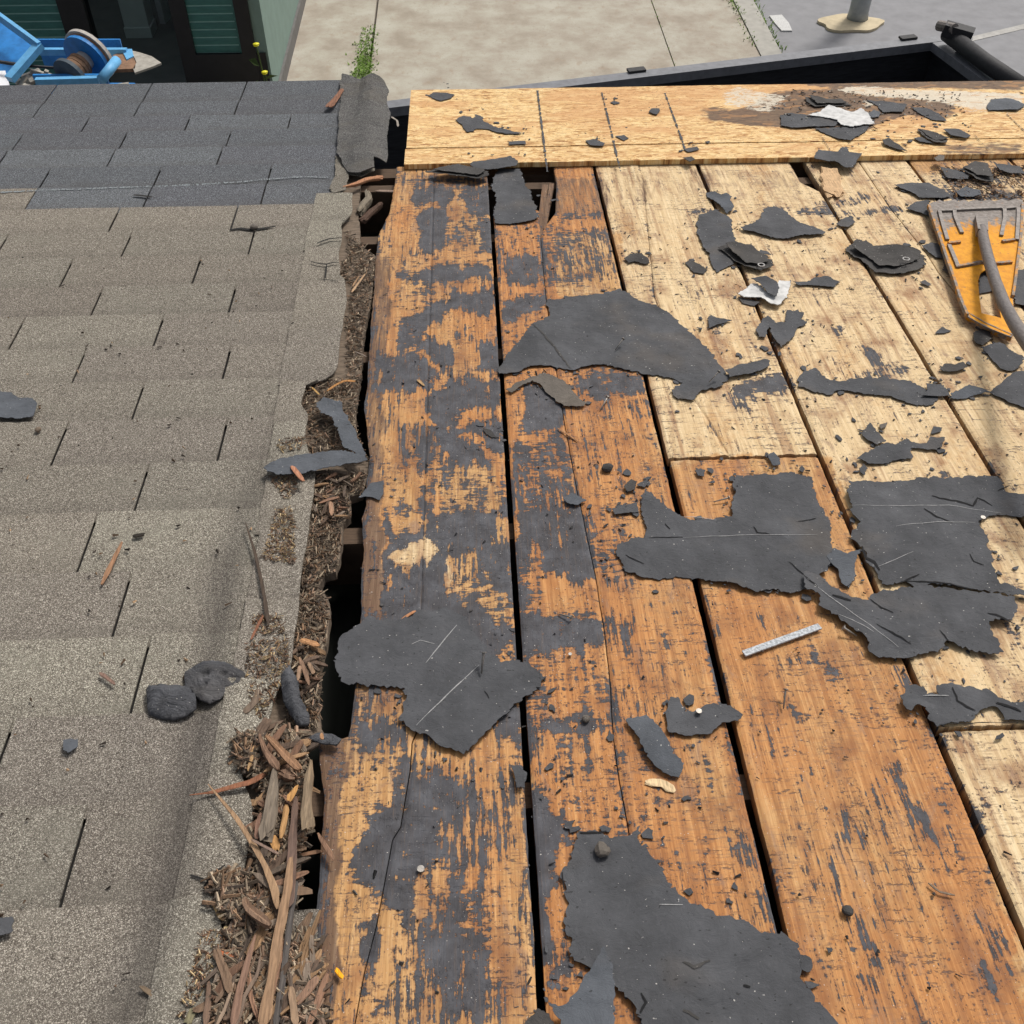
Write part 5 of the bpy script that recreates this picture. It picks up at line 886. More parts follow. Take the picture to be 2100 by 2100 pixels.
splinter('t3', [(1340,460),(1420,490),(1490,525)], 24, .004, 'thin grey sliver across the narrow gap', (.20, .16, .13))
splinter('b1', [(1225,975),(1280,1010),(1340,1050)], 12, .003, 'thin tan sliver over the crack of the second plank', (.34, .18, .09))
splinter('b2', [(340,612),(370,590),(420,560)], 18, .004, 'orange sliver at the upper rim of the scratched felt sheet', (.42, .2, .10))
splinter('c2', [(420,1110-330),(460,1110-320)], 14, .003, 'dark short sliver above the speckled strip', (.10, .07, .05))
splinter('c3', [(1390,650),(1450,700),(1540,720)], 16, .003, 'crooked grey splinter raised from the big orange plank', (.20, .15, .11))
splinter('b1', [(430,700),(470,735)], 16, .003, 'curled tan shaving on the grey plank', (.40, .26, .13))
splinter('t1', [(1560,900),(1640,950),(1650,1030)], 30, -.01, 'thin grey strip hanging in the gap beside the plywood', (.30, .27, .24))
splinter('a3', [(790,1235),(860,1280),(950,1335)], (24,40), .013, 'flat brown sliver on the brown shingles at the bottom', (.17, .125, .085))
splinter('a3', [(1100,1360),(1060,1449)], 50, .012, 'olive grey sliver at the bottom edge left of the heap', (.20, .18, .11))
splinter('b3', [(1720,80),(1820,85),(1880,130)], (50,60), .002, 'pale half-moon wood flake on the second plank', (.66, .50, .30), th=.002)
splinter('c0', [(830,960),(840,1050),(860,1110)], (110,120), .004, 'curved pale block under the plywood beside the dark notch', (.55, .37, .21), th=.012, pointed=(.05, .1), name='wood_block', cat='wood block')
# short pieces that nothing tells apart, in three places
def pieces(n, poly_, tile, zr, wr, lr, grp, lab, ang=None):
    q = [(R(tile, p).x, R(tile, p).y) for p in poly_]; xs = [a[0] for a in q]; ys = [a[1] for a in q]; k = 0
    while k < n:
        x, y = random.uniform(min(xs), max(xs)), random.uniform(min(ys), max(ys))
        if not inside(q, np.array([x]), np.array([y]))[0]: continue
        a = random.uniform(0, pi) if ang is None else random.gauss(ang, .45); l = random.uniform(*lr); z = random.uniform(*zr); d = Vector((cos(a), sin(a), random.uniform(-.15, .15)))*l/2; c = Vector((x, y, z))
        b = Vector((-d.y, d.x, 0))*random.uniform(-.15, .15); v, f = stick([c-d, c+b, c+d], random.uniform(*wr), random.uniform(.0025, .005), None, seed=k*1.3, ragged=.5, pointed=(random.choice((.05,.2,.5)), random.choice((.05,.15,.4)))); o = mk('wood_splinter', v, f, M['splinter'], None, RW)
        k2 = random.uniform(.5, 1.05); tint_attr(o, [c*k2 for c in random.choice(TINTS)]); tag(o, lab, 'wood splinter', grp); k += 1
HEAP = [(600,100),(1300,60),(1300,1200),(1180,1500),(1200,1932),(900,1932),(820,1500),(740,1250),(860,1100),(900,640),(780,520),(620,380)]
HEAP2 = [(600,500),(1250,450),(1250,1000),(1560,900),(1660,1300),(1700,1960),(440,1960),(520,1500),(640,1200),(640,800)]
pieces(58, HEAP, 't6', (.004, .026), (.006, .014), (.03, .08), 'splinters in the upper half of the heap', 'small dark brown splinter mixed into the upper half of the heap')
pieces(95, HEAP2, 't7', (.004, .022), (.005, .011), (.03, .09), 'splinters in the lower half of the heap', 'small brown splinter mixed into the lower half of the heap', 1.2)
pieces(26, [(980,120),(1560,120),(1550,360),(1390,420),(1390,650),(1290,760),(1200,760),(900,700)], 't4', (.000, .010), (.003, .007), (.02, .045), 'splinters beside the wide hole', 'small splinter in the debris above the wide hole')
pieces(14, [(1080,450),(1400,480),(1400,700),(1340,1000),(1150,1200),(1060,800)], 't5', (.000, .010), (.004, .008), (.02, .04), 'splinters beside the rubbery lump', 'small splinter between the rubbery lump and the gap')
# fine debris: one mass per place
def debris(n, areas, name, lab, cat, z=(.0, .012), lr=(.005, .022), wr=(.0006, .002), tints=None):
    tints = tints or FINE
    V = []; F = []; C = []; A = []
    for t, pl, wgt, dz in areas: A.append(([(R(t, p).x, R(t, p).y) for p in pl], wgt, dz))
    tot = sum(a[1] for a in A)
    for q, wgt, dz in A:
        Q = np.array(q); k = 0; m = int(n*wgt/tot)
        while k < m:
            x, y = random.uniform(Q[:, 0].min(), Q[:, 0].max()), random.uniform(Q[:, 1].min(), Q[:, 1].max())
            if not inside(q, np.array([x]), np.array([y]))[0]: continue
            a = random.uniform(0, 2*pi); l = random.uniform(*lr)*random.choice((.5, .7, 1)); w = random.uniform(*wr); d = Vector((cos(a), sin(a), random.uniform(-.35, .35))).normalized(); s = Vector((-d.y, d.x, 0)).normalized(); u = d.cross(s); c = Vector((x, y, dz+random.uniform(*z)))
            n0 = len(V); V += [c-d*l/2-s*w, c-d*l/2+s*w, c-d*l/2+u*w*1.2, c+d*l/2-s*w*.5, c+d*l/2+s*w*.5, c+d*l/2+u*w*.6]
            F += [[n0, n0+1, n0+2], [n0+3, n0+5, n0+4], [n0, n0+3, n0+4, n0+1], [n0+1, n0+4, n0+5, n0+2], [n0+2, n0+5, n0+3, n0]]
            tn = random.choice(tints); r = random.uniform(.4, 1.3); C += [(tn[0]*r, tn[1]*r, tn[2]*r, 1)]*6; k += 1
    o = mk(name, V, F, M['splinter'], None, RW); at = o.data.color_attributes.new('tint', 'FLOAT_COLOR', 'POINT'); at.data.foreach_set('color', np.array(C, dtype=np.float32).ravel()); return tag(o, lab, cat, kind='stuff')
STRIP = RL('t2', [(0, 0)])
debris(5200, [('t2', [(930,760),(1120,900),(1350,1130),(1290,1650),(1240,1932),(1000,1932),(1030,1500),(890,1440),(900,1200),(970,1150),(970,800)], 1.2, -.008), ('t3', [(1230,0),(1480,0),(1440,300),(1400,800),(1340,1300),(1420,1700),(1560,1930),(700,1740),(740,1350),(520,1260),(560,870),(950,850),(1230,760)], 2.2, -.008),
              ('t4', [(960,140),(1620,100),(1560,350),(1400,400),(1400,650),(1300,750),(1280,950),(1210,1390),(1060,1430),(950,1600),(1120,1750),(1100,1932),(730,1932),(780,1450),(860,1000),(930,500)], 2.2, -.008),
              ('t5', [(1120,0),(1500,0),(1440,520),(1380,1000),(1380,1500),(900,1600),(1060,600)], 1.6, -.008)], 'wood_debris', 'fine brown wood crumbs and splinters along the left rim of the gap', 'wood debris')
debris(10000, [('t6', HEAP, 2.2, .0), ('t7', HEAP2, 3, .0), ('t6', [(560,200),(880,120),(880,520),(640,480)], .25, .008), ('t7', [(420,300),(900,250),(900,900),(560,700)], .5, .008)], 'splinter_heap', 'dense heap of tiny dark wood splinters at the lower left of the deck', 'wood debris', z=(-.004, .020), lr=(.008, .04), wr=(.0008, .003))
debris(1700, [('t4', [(430,680),(640,650),(700,900),(680,1400),(250,1340),(360,1000)], 1.6, .012), ('t4', [(330,250),(700,230),(720,450),(560,560)], .5, .012), ('t5', [(480,150),(900,150),(960,400),(560,420)], .5, .012), ('t5', [(430,500),(1000,450),(1020,800),(840,1200),(640,1560),(430,1150)], 1.6, .012), ('t3', [(280,1700),(700,1650),(700,1800),(400,1860)], .3, .012), ('t7', [(300,900),(640,900),(400,1500),(150,1932),(60,1932)], .6, .012)],
       'wood_debris', 'thin scatter of pale wood crumbs on the brown shingle edge', 'wood debris', z=(.0, .004), lr=(.003, .014), wr=(.0005, .0015), tints=TINTS+[(.5, .38, .22), (.45, .33, .18)])
debris(520, [('m', [(700,480),(1800,340),(1930,800),(1932,1932),(640,1932)], 1, 0)], 'tar_crumbs', 'scattered black tar crumbs over the planks', 'tar crumbs', z=(.001, .002), lr=(.003, .011), wr=(.0008, .0026), tints=[(.04, .04, .042), (.06, .06, .063), (.09, .085, .08)])
debris(110, [('m', [(0,480),(590,480),(520,1100),(360,1932),(0,1932)], 1, .010)], 'roof_crumbs', 'scattered small dark crumbs over the brown shingles', 'crumbs', z=(.001, .002), lr=(.003, .012), wr=(.0012, .003), tints=[(.05, .04, .033), (.09, .06, .04), (.30, .2, .12)])
debris(260, [('c0', [(560,540),(1560,560),(1600,700),(900,800),(560,740)], 1, .0195)], 'felt_crumbs', 'black and brown crumbs around the white crust on the plywood', 'crumbs', z=(.0, .003), lr=(.004, .016), wr=(.001, .003), tints=[(.04, .04, .042), (.09, .06, .045), (.5, .48, .43)])
debris(420, [('c0', [(1440,960),(1932,940),(1932,1140),(1540,1130)], 1, .001)], 'wood_debris', 'orange and black crumbs below the plywood behind the shovel', 'wood debris', z=(.0, .006), lr=(.004, .02), wr=(.001, .003), tints=TINTS+[(.05, .045, .045), (.45, .24, .1)])

# ------------------------------------------------------------------ tear-off shovel
M['yellow'] = None
def shovel_paint():
    m, nt, b = mat('worn_yellow_paint', .6, .2); n = N(nt, False)
    w = n.sep(n.attr('cov').outputs['Color'])[0]; f = n.noise((60, 40, 60), 7, .7)
    t = n.step(n.math('ADD', w, n.math('MULTIPLY', n.math('SUBTRACT', f, .5), .9)), .42, .60)
    met = n.ramp(n.noise((120, 120, 120), 6, .7), [(.3, (.10, .085, .075)), (.5, (.20, .175, .155)), (.75, (.33, .30, .28))])
    rust = n.step(n.noise((70, 70, 70), 5, .7), .60, .68, 0, .7)
    c = n.mix(t, n.mix(n.step(f, .35, .7), (.56, .225, .004), (.74, .33, .008)), met); c = n.mix(rust, c, (.24, .11, .05))
    n.L(c, b.inputs['Base Color']); n.bump(f, b, .3, .001); return m
M['yellow'] = shovel_paint(); M['handle'] = simple('weathered_grey_handle', (.15, .135, .13), .6, .45, 60, stretch=(4, 1, 4), bump=.4)
M['baremetal'] = simple('scraped_metal', (.20, .18, .165), .6, .45, 90, metal=.3)
SZ = .020
sh = empty('tear_off_shovel', RW, R('t8', (1180, 900), 0)); tag(sh, 'yellow tear-off shovel with worn toothed steel edge and grey handle', 'shovel')
so_ = Vector(R('t8', (1180, 900), 0))
def S(p, z=SZ): return R('t8', p, z)-so_
def tilt(x, y): return max(0, (.10-(y-S((1180, 200)).y+0))*0)
outl = [(575,235),(640,195),(680,190),(720,165),(760,190),(900,165),(940,190),(1010,165),(1060,190),(1140,165),(1200,185),(1300,165),(1360,185),(1450,160),(1520,180),(1600,160),(1690,170),(1705,300),(1680,600),(1640,900),(1610,1150),(1575,1300),(1600,1640),(1560,1770),(1240,1640),(1040,1520),(960,1330),(880,1080),(800,860),(700,560),(610,370)]
win = [(1200,1020),(1290,960),(1350,1000),(1390,1300),(1440,1550),(1380,1530),(1210,1490),(1185,1300),(1170,1120)]
o2 = [S(p) for p in outl]; w2 = [S(p) for p in win]
def cdt_hole(outer, hole, z, th, parent, m, name, worn):
    pts = [Vector((p.x, p.y)) for p in outer+hole]; no, nh = len(outer), len(hole)
    E = [(i, (i+1) % no) for i in range(no)]+[(no+i, no+(i+1) % nh) for i in range(nh)]
    xs = [p.x for p in outer]; ys = [p.y for p in outer]
    for x in np.arange(min(xs), max(xs), .012):
        for y in np.arange(min(ys), max(ys), .012):
            if inside(outer, np.array([x]), np.array([y]))[0] and not inside(hole, np.array([x]), np.array([y]))[0]: pts.append(Vector((x, y)))
    v2, _, f2, *_r = delaunay_2d_cdt(pts, E, [], 1, 1e-6); keep = []
    for t in f2:
        c = sum((v2[i] for i in t), Vector((0, 0)))/len(t)
        if not inside(hole, np.array([c.x]), np.array([c.y]))[0]:
            a = (v2[t[1]]-v2[t[0]]).cross(v2[t[2]]-v2[t[0]]); keep.append(list(t) if a > 0 else list(t)[::-1])
    n = len(v2); V = [(p.x, p.y, z) for p in v2]+[(p.x, p.y, z-th) for p in v2]; F = keep+[[i+n for i in t[::-1]] for t in keep]; ec = {(t[i], t[(i+1) % 3]) for t in keep for i in range(3)}
    F += [[a, a+n, b, ][:0] or [a, a+n, b+n, b] for a, b in ec if (b, a) not in ec]
    o = mk(name, V, F, m, parent); yt = max(ys); B = [Vector((p.x, p.y)) for p in outer]
    cov = []
    for p in V:
        d = min((Vector((p[0], p[1]))-q).length for q in B); cov.append(max(float(np.clip(1.0-(yt-p[1])/.30, 0, 1)), .75*math.exp(-d/.012), .08))
    set_cov(o, [cov]); return o
bl = cdt_hole(o2, w2, SZ, .003, sh, M['yellow'], 'blade', True)
def edgebar(pts, w, h, name, m, z=SZ+.002, r=True):
    mb = MB(); q = [S(p, z) for p in pts]
    for a, b in zip(q, q[1:]): mb.bar(a, b, w, h)
    o = mb.ob(name, m, sh); set_cov(o, [np.full(len(o.data.vertices), .55)]); return o
edgebar([(590,240),(700,560),(800,860),(880,1080),(960,1330),(1040,1520)], .006, .010, 'side_flange', M['yellow'])
edgebar([(1685,220),(1665,600),(1625,900),(1595,1150),(1570,1300)], .006, .010, 'side_flange', M['yellow'])
edgebar([(710,300),(880,295),(910,290),(1190,275),(1430,268),(1460,275),(1600,262)], .009, .007, 'top_rib', M['baremetal'])
for pp in ([(890,290),(900,370),(940,470),(980,560)], [(1475,270),(1480,390),(1460,480),(1440,590)], [(715,300),(760,470),(810,640)], [(1640,270),(1635,420),(1620,640)], [(830,700),(905,880),(935,960)]): edgebar(pp, .009, .007, 'rib', M['baremetal'])
for pp in ([(930,950),(1080,925),(1200,900),(1420,912),(1560,900)], [(820,680),(960,665)], [(1450,660),(1590,640)]): edgebar(pp, .008, .008, 'cross_rib', M['yellow'])
edgebar([(1040,1520),(1240,1640),(1560,1780)], .004, .018, 'heel_flange', M['yellow'], SZ-.008)
sk = MB(); a, b = S((1205,380), SZ+.006), S((1215,560), SZ+.020); sk.bar(a, b, .030, .010, w2=.024, h2=.020); o = sk.ob('handle_socket', M['baremetal'], sh)
hp_ = [S((1215,500), SZ+.015), S((1235,640), SZ+.028), S((1290,860), SZ+.045), S((1370,1120), SZ+.06), S((1470,1380), SZ+.075), S((1600,1620), SZ+.09), S((1760,1860), SZ+.11), S((2100,2250), SZ+.15), S((2500,2700), SZ+.19)]
MB().tube(hp_, [.0115, .0125, .0125, .0125, .013, .0135, .014, .0145, .015], 14).ob('handle', M['handle'], sh, smooth=True)

# ------------------------------------------------------------------ the street below
def quad_grid(x0, x1, y0, y1, z): return MB().add([(x0, y0, z), (x1, y0, z), (x1, y1, z), (x0, y1, z)], [[0, 1, 2, 3]])
M['asphalt'] = simple('street_asphalt', (.235, .235, .245), .9, .16, 5, rnd=False, bump=.3, bd=.004)
def concrete():
    m, nt, b = mat('sidewalk_concrete', .9, .2); n = N(nt, False)
    f = n.noise((2.6, 2.6, 1), 8, .62); g = n.noise((70, 70, 1), 5, .7); h_ = n.noise((9, 5, 1), 6, .65)
    c = n.ramp(f, [(.34, (.295, .255, .205)), (.45, (.345, .305, .25)), (.54, (.385, .355, .295)), (.66, (.43, .405, .345))]); c = n.mix(n.step(n.noise((26, 17, 1), 5, .7), .58, .68, 0, .4), c, (.20, .165, .13)); c = n.mix(n.step(g, .5, .75, 0, .45), c, (.20, .175, .15)); c = n.mix(n.step(h_, .55, .72, 0, .45), c, (.29, .21, .15))
    n.L(c, b.inputs['Base Color']); n.bump(g, b, .5, .004); return m
M['concrete'] = concrete()
gs = quad_grid(-60, 60, -20, 200, -.14).ob('ground', M['asphalt']); tag(gs, kind='structure')
xa = G('b0', (170, 300)).x; xc = G('b0', (1800, 130)).x; xk = G('c0', (335, 100)).x; xk2 = G('c0', (450, 100)).x
corner = G('m', (523, 204)); xw = corner.x
def slab(x0, x1, y0, y1, z0=-.14, z1=0.): return MB().box((x0, y0, z0), (x1, y1, z1))
sw = empty('sidewalk'); tag(sw, kind='structure')
for a, b in ((xw-.6, xa-.012), (xa+.012, xc-.006), (xc+.006, xk-.01)):
    for y0, y1 in ((-6, -1.5), (-1.49, 3.0), (3.01, 7.6), (7.61, 12.5), (12.51, 17)): slab(a, b, y0, y1).ob('slab', M['concrete'], sw)
slab(xw-.6, xk, -6, 17, -.13, -.03).ob('bedding', M['crust'], sw)
kb = slab(xk, xk2, -6, G('c0', (440, 10)).y+9, -.14, .01).ob('kerb', simple('kerb_stone', (.36, .345, .31), .9, .15, 12, rnd=False)); tag(kb, kind='structure')
# joint weeds
M['grass'] = simple('weed_green', (.15, .25, .04), .8, .45, 30)
def weeds(n, x, w, y0, y1, h, name, lab, dens=lambda t: 1):
    V = []; F = []; k = 0
    while k < n:
        t = random.random()
        if random.random() > dens(t): continue
        y = y0+(y1-y0)*t; px = x+random.gauss(0, w); a = random.uniform(0, 2*pi); hh = h*random.uniform(.3, 1); ln = hh*random.uniform(.4, 1.4); s = Vector((-sin(a), cos(a), 0))*random.uniform(.003, .008); b0 = Vector((px, y, -.02)); tp = b0+Vector((cos(a)*ln, sin(a)*ln, hh)); md = b0.lerp(tp, .5)+Vector((0, 0, hh*.25)); n0 = len(V)
        V += [b0-s, b0+s, md+s, md-s, tp]; F += [[n0, n0+1, n0+2, n0+3], [n0+3, n0+2, n0+4]]; k += 1
    o = mk(name, V, F, M['grass']); return tag(o, lab, 'weeds', kind='stuff')
ya, yb_ = G('b0', (140, 470)).y, G('b0', (175, 80)).y
weeds(2600, xa-.06, .05, ya-.2, yb_-.25, .045, 'weed_strip', 'bright green weeds growing in the sidewalk joint', lambda t: (1-t)**.9)
weeds(200, xc, .012, G('b0', (1880, 370)).y, G('b0', (1760, 0)).y+1, .03, 'weed_strip', 'thin line of green moss in the second sidewalk joint')
weeds(420, xk-.02, .03, G('c0', (420, 290)).y, G('c0', (290, 0)).y+1, .06, 'weed_strip', 'green weeds along the sidewalk side of the kerb', lambda t: .15+.85*t*t)
weeds(260, xk2+.02, .025, G('c0', (520, 290)).y, G('c0', (450, 0)).y+1, .05, 'weed_strip', 'green weeds along the street side of the kerb')
# litter by the kerb, pole, marking
v = [G('c0', p, -.13) for p in [(490,90),(560,85),(600,130),(620,175),(560,175),(520,130)]]
o = MB().prism(v, -.139, -.125).ob('paper_litter', M['white']); tag(o, 'crumpled white litter on the street next to the kerb', 'litter')
pb = G('c0', (985, 118), -.14); pole = empty('street_pole', None, pb); tag(pole, 'grey street pole in a cracked cream concrete footing', 'pole')
MB().tube([(0, 0, 0), (0, 0, .1), (0, 0, 5)], [.125, .11, .10], 20).ob('post', simple('galvanised_pole', (.30, .32, .33), .5, .2, 12), pole, smooth=True)
pr = abs(G('c0', (1128, 150), -.14).x-G('c0', (770, 150), -.14).x)/2; cx = (G('c0', (1128, 150), -.14).x+G('c0', (770, 150), -.14).x)/2-pb.x; yy0 = G('c0', (950, 190), -.14).y-pb.y; yy1 = G('c0', (950, 95), -.14).y-pb.y
q = [Vector((cx+pr*cos(a)*(1+.12*sin(3*a+1)+.05*sin(7*a)), (yy0+yy1)/2+(yy1-yy0)/2*sin(a)*(1+.1*sin(5*a)))) for a in np.linspace(0, 2*pi, 32)[:-1]]
MB().prism(q, .001, .03).ob('footing', simple('cream_concrete', (.52, .44, .30), .9, .2, 9), pole)
v = [G('c0', (1640, 232), -.136), G('c0', (1990, 150), -.136), G('c0', (1990, 122), -.136), G('c0', (1640, 205), -.136)]
o = MB().add(v, [[0, 1, 2, 3]]).ob('road_marking', simple('worn_white_paint', (.36, .35, .33), .8, .25, 14)); tag(o, kind='structure')
v = [G('c0', p, -.136) for p in [(690,60),(700,55),(1400,0),(1400,-8)]]

# ------------------------------------------------------------------ black dump trailer
TH = 1.55
def T(t, p, z=TH): return G(t, p, z)
M['rim'] = simple('trailer_rim_paint', (.16, .165, .18), .45, .25, 20); M['inner'] = simple('trailer_inner_black', (.024, .025, .029), .5, .6, 9, stretch=(1, 1, 8)); M['rubber'] = simple('rolled_black_tarp', (.035, .035, .037), .7, .3, 40)
A0 = T('b0', (270, 590)); A1 = T('c0', (1455, 215)); dr = (A1-A0).normalized(); A0 = A0-dr*.5; nrm = Vector((dr.y, -dr.x, 0))       # towards us
Lr = (A1-A0).length; Wt = 2.0
tr = empty('dump_trailer', None, (A0.x, A0.y, 0)); tr.rotation_euler = (0, 0, math.atan2(dr.y, dr.x)); tag(tr, 'black dump trailer parked along the kerb below the eave', 'trailer')
# local: x along the far side, y = away from us positive -> our side is -y
def tb(a, b, name, m, par=None): return MB().box(a, b).ob(name, m, par or tr)
tb((0, -.05, TH-.06), (Lr, .05, TH), 'far_rim', M['rim']); tb((0, -Wt-.05, TH-.06), (Lr, -Wt+.05, TH), 'near_rim', M['rim'])
tb((Lr-.09, -Wt+.051, TH-.058), (Lr+.02, -.051, TH-.002), 'end_rim', M['rim']); tb((-.02, -Wt+.051, TH-.058), (.07, -.051, TH-.002), 'end_rim', M['rim'])
tb((0, -.02, .55), (Lr, .02, TH-.061), 'side_panel', M['inner']); tb((0, -Wt-.02, .55), (Lr, -Wt+.02, TH-.061), 'side_panel', M['inner']); tb((Lr-.04, -Wt+.021, .55), (Lr, -.021, TH-.061), 'end_panel', M['inner']); tb((0, -Wt+.021, .55), (.04, -.021, TH-.061), 'end_panel', M['inner'])
tb((0, -Wt, .50), (Lr, 0, .549), 'bed_floor', simple('trailer_floor', (.05, .055, .065), .4, .5, 6))
for i in range(1, 5): tb((Lr*i/5-.04, .021, .5), (Lr*i/5+.04, .08, TH-.061), 'side_post', M['rim'])
for xx in (T('b0', (1665, 398)), T('c0', (1255, 205))):
    l = (xx-A0).dot(dr); tb((l-.06, .02, TH+.001), (l+.06, .075, TH+.016), 'tarp_hook', M['rubber'])
for s_ in (-.01, -Wt-.02):
    for i in (0, 1):
        wx = Lr*.5+(-.42 if i else .42); y_ = s_+(.22 if s_ > -.5 else -.22); w = MB().tube([(wx, y_-.1, .21), (wx, y_+.1, .21)], .35, 28); wo = w.ob('wheel', M['rubber'], tr, smooth=False); MB().tube([(wx, y_-.105, .21), (wx, y_+.105, .21)], .18, 20).ob('rim', M['rim'], wo)
r0 = T('c0', (1500, 190), TH+.07); r1 = T('c0', (1960, 520), TH+.07)
inv = Matrix.Rotation(-math.atan2(dr.y, dr.x), 4, 'Z') @ Matrix.Translation((-A0.x, -A0.y, 0))
l0 = inv @ r0; l1 = inv @ r1; MB().tube([l0, l0.lerp(l1, .5)+Vector((0, 0, -.01)), l1], .054, 16).ob('tarp_roll', M['rubber'], tr, smooth=True)
e0 = inv @ T('c0', (1480, 160), TH+.12); e1 = inv @ T('c0', (1640, 205), TH+.10); MB().bar(e0, e1, .10, .08).ob('tarp_bracket', M['rubber'], tr); MB().tube([l0+Vector((-.05, .05, .04)), l0.lerp(l1, .1)+Vector((-.03, .0, .07))], .035, 12).ob('end_cap', M['baremetal'], tr)
h0 = inv @ T('c0', (1560, 280), TH+.01); h1 = inv @ T('c0', (1770, 460), TH+.01); MB().tube([h0, h1], .018, 8).ob('tarp_rod', M['rim'], tr)

# ------------------------------------------------------------------ green shop beside the sidewalk
YC = corner.y
def B(p, t='a0'): q = WY(t, p, YC); return q.x, q.z
shop = empty('green_shop', None, (xw, YC, 0)); tag(shop, 'green shop front with dark framed glass door beside the sidewalk', 'shop')
M['green'] = simple('green_render', (.17, .24, .21), .85, .12, 7, rnd=False, bump=.2, bd=.003); M['gtile'] = simple('dark_green_siding', (.04, .135, .12), .45, .25, 10, stretch=(1, 1, 6)); M['gline'] = simple('pale_joint', (.20, .36, .33), .7, .15, 20); M['frame'] = simple('black_door_frame', (.012, .012, .013), .4, .3, 10)
def loc(x, y, z): return (x-xw, y-YC, z)
def sb(a, b, name, m, par=None): return MB().box(loc(*a), loc(*b)).ob(name, m, par or shop)
sb((xw-.25, YC+.001, .10), (xw, YC+9, 5), 'side_wall', M['green']); sb((xw-.25, YC+.001, -.1), (xw+.025, YC+9.0, .14), 'base_course', simple('grey_base_course', (.13, .125, .12), .8, .2, 12, rnd=False))
x1, _ = B((320, 0)); x2, _ = B((470, 0)); x3, _ = B((955, 0)); x4, _ = B((1045, 0)); x5, _ = B((1318, 0)); x6, _ = B((1400, 0)); zb = B((1200, 300))[1]; zt = 4.8
def siding(xa_, xb_, z0, z1):
    h = abs(B((1200, 200))[1]-B((1200, 244))[1]); z = z0
    sb((xa_, YC+.003, z0), (xb_, YC+.12, z1), 'backing', M['gline'])
    while z < min(z1, 2.9): sb((xa_, YC, z+.006), (xb_, YC+.0025, z+h-.006), 'siding_board', M['gtile']); z += h
siding(xw-6, x1, .0, zt); siding(x4, x5, zb, zt); sb((x6, YC-.005, -.1), (xw-.251, YC+.1, zt), 'corner_panel', M['gtile'])
sb((x1, YC-.03, -.1), (x2, YC+.12, zt), 'jamb', M['frame']); sb((x3, YC-.03, -.1), (x4, YC+.12, zt), 'jamb', M['frame']); sb((x5, YC-.03, -.1), (x6, YC+.12, zt), 'jamb', M['frame'])
sb((x4, YC-.03, -.1), (x5, YC+.12, zb-.002), 'bulkhead', M['frame']); sb((x6, YC-.02, -.1), (xw-.02, YC-.0055, zb), 'bulkhead', M['frame'])
zf = .13; sb((x2, YC-.02, -.1), (x3, YC+.1, zf+.02), 'threshold', M['frame'])
gm, gnt, gb = mat('door_glass', .03, .5); gb.inputs['Base Color'].default_value = (.02, .02, .02, 1); tp_ = gnt.nodes.new('ShaderNodeBsdfTransparent'); tp_.inputs[0].default_value = (.8, .84, .84, 1); mx_ = gnt.nodes.new('ShaderNodeMixShader'); mx_.inputs[0].default_value = .93
gnt.links.new(gb.outputs[0], mx_.inputs[1]); gnt.links.new(tp_.outputs[0], mx_.inputs[2]); gnt.links.new(mx_.outputs[0], gnt.nodes['Material Output'].inputs[0])
sb((x2, YC+.03, zf+.02), (x3, YC+.036, zt), 'pane', gm)
sb((x1-2, YC+.13, -.05), (xw-.26, YC+4, zf), 'shop_floor', simple('grey_shop_floor', (.17, .17, .175), .5, .2, 6)); M['inw'] = simple('inner_wall_paint', (.30, .30, .31), .8, .1, 9); sb((x1-2, YC+4, 0), (xw-.26, YC+4.1, zt), 'back_wall', M['inw']); sb((x1-2.1, YC+.13, 0), (x1-2, YC+4, zt), 'party_wall', M['inw'])
sb((x1-2, YC+2.4, 4.7), (xw-.26, YC+4, 4.8), 'ceiling', M['frame'])  # front part left out on purpose to let sky light onto the column
M['wcol'] = simple('white_column_paint', (.82, .83, .86), .6, .08, 10)
c0 = G('a0', (722, 214), zf); c1_ = G('a0', (857, 214), zf); cw = c1_.x-c0.x
sb((c0.x, c0.y, zf), (c1_.x, c0.y+cw, 4.69), 'column', M['wcol']); sb((c0.x-.012, c0.y-.012, zf), (c1_.x+.012, c0.y+cw, zf+.10), 'column_base', M['wcol'])
d1 = G('a0', (845, 150), zf); d2 = G('a0', (955, 0), zf); mb = MB(); mb.bar(loc(c1_.x+.05, c0.y+cw+.1, .5), loc(d2.x+.3, d2.y+1.0, .5), .06, .74); mb.ob('inner_partition', M['wcol'], shop)
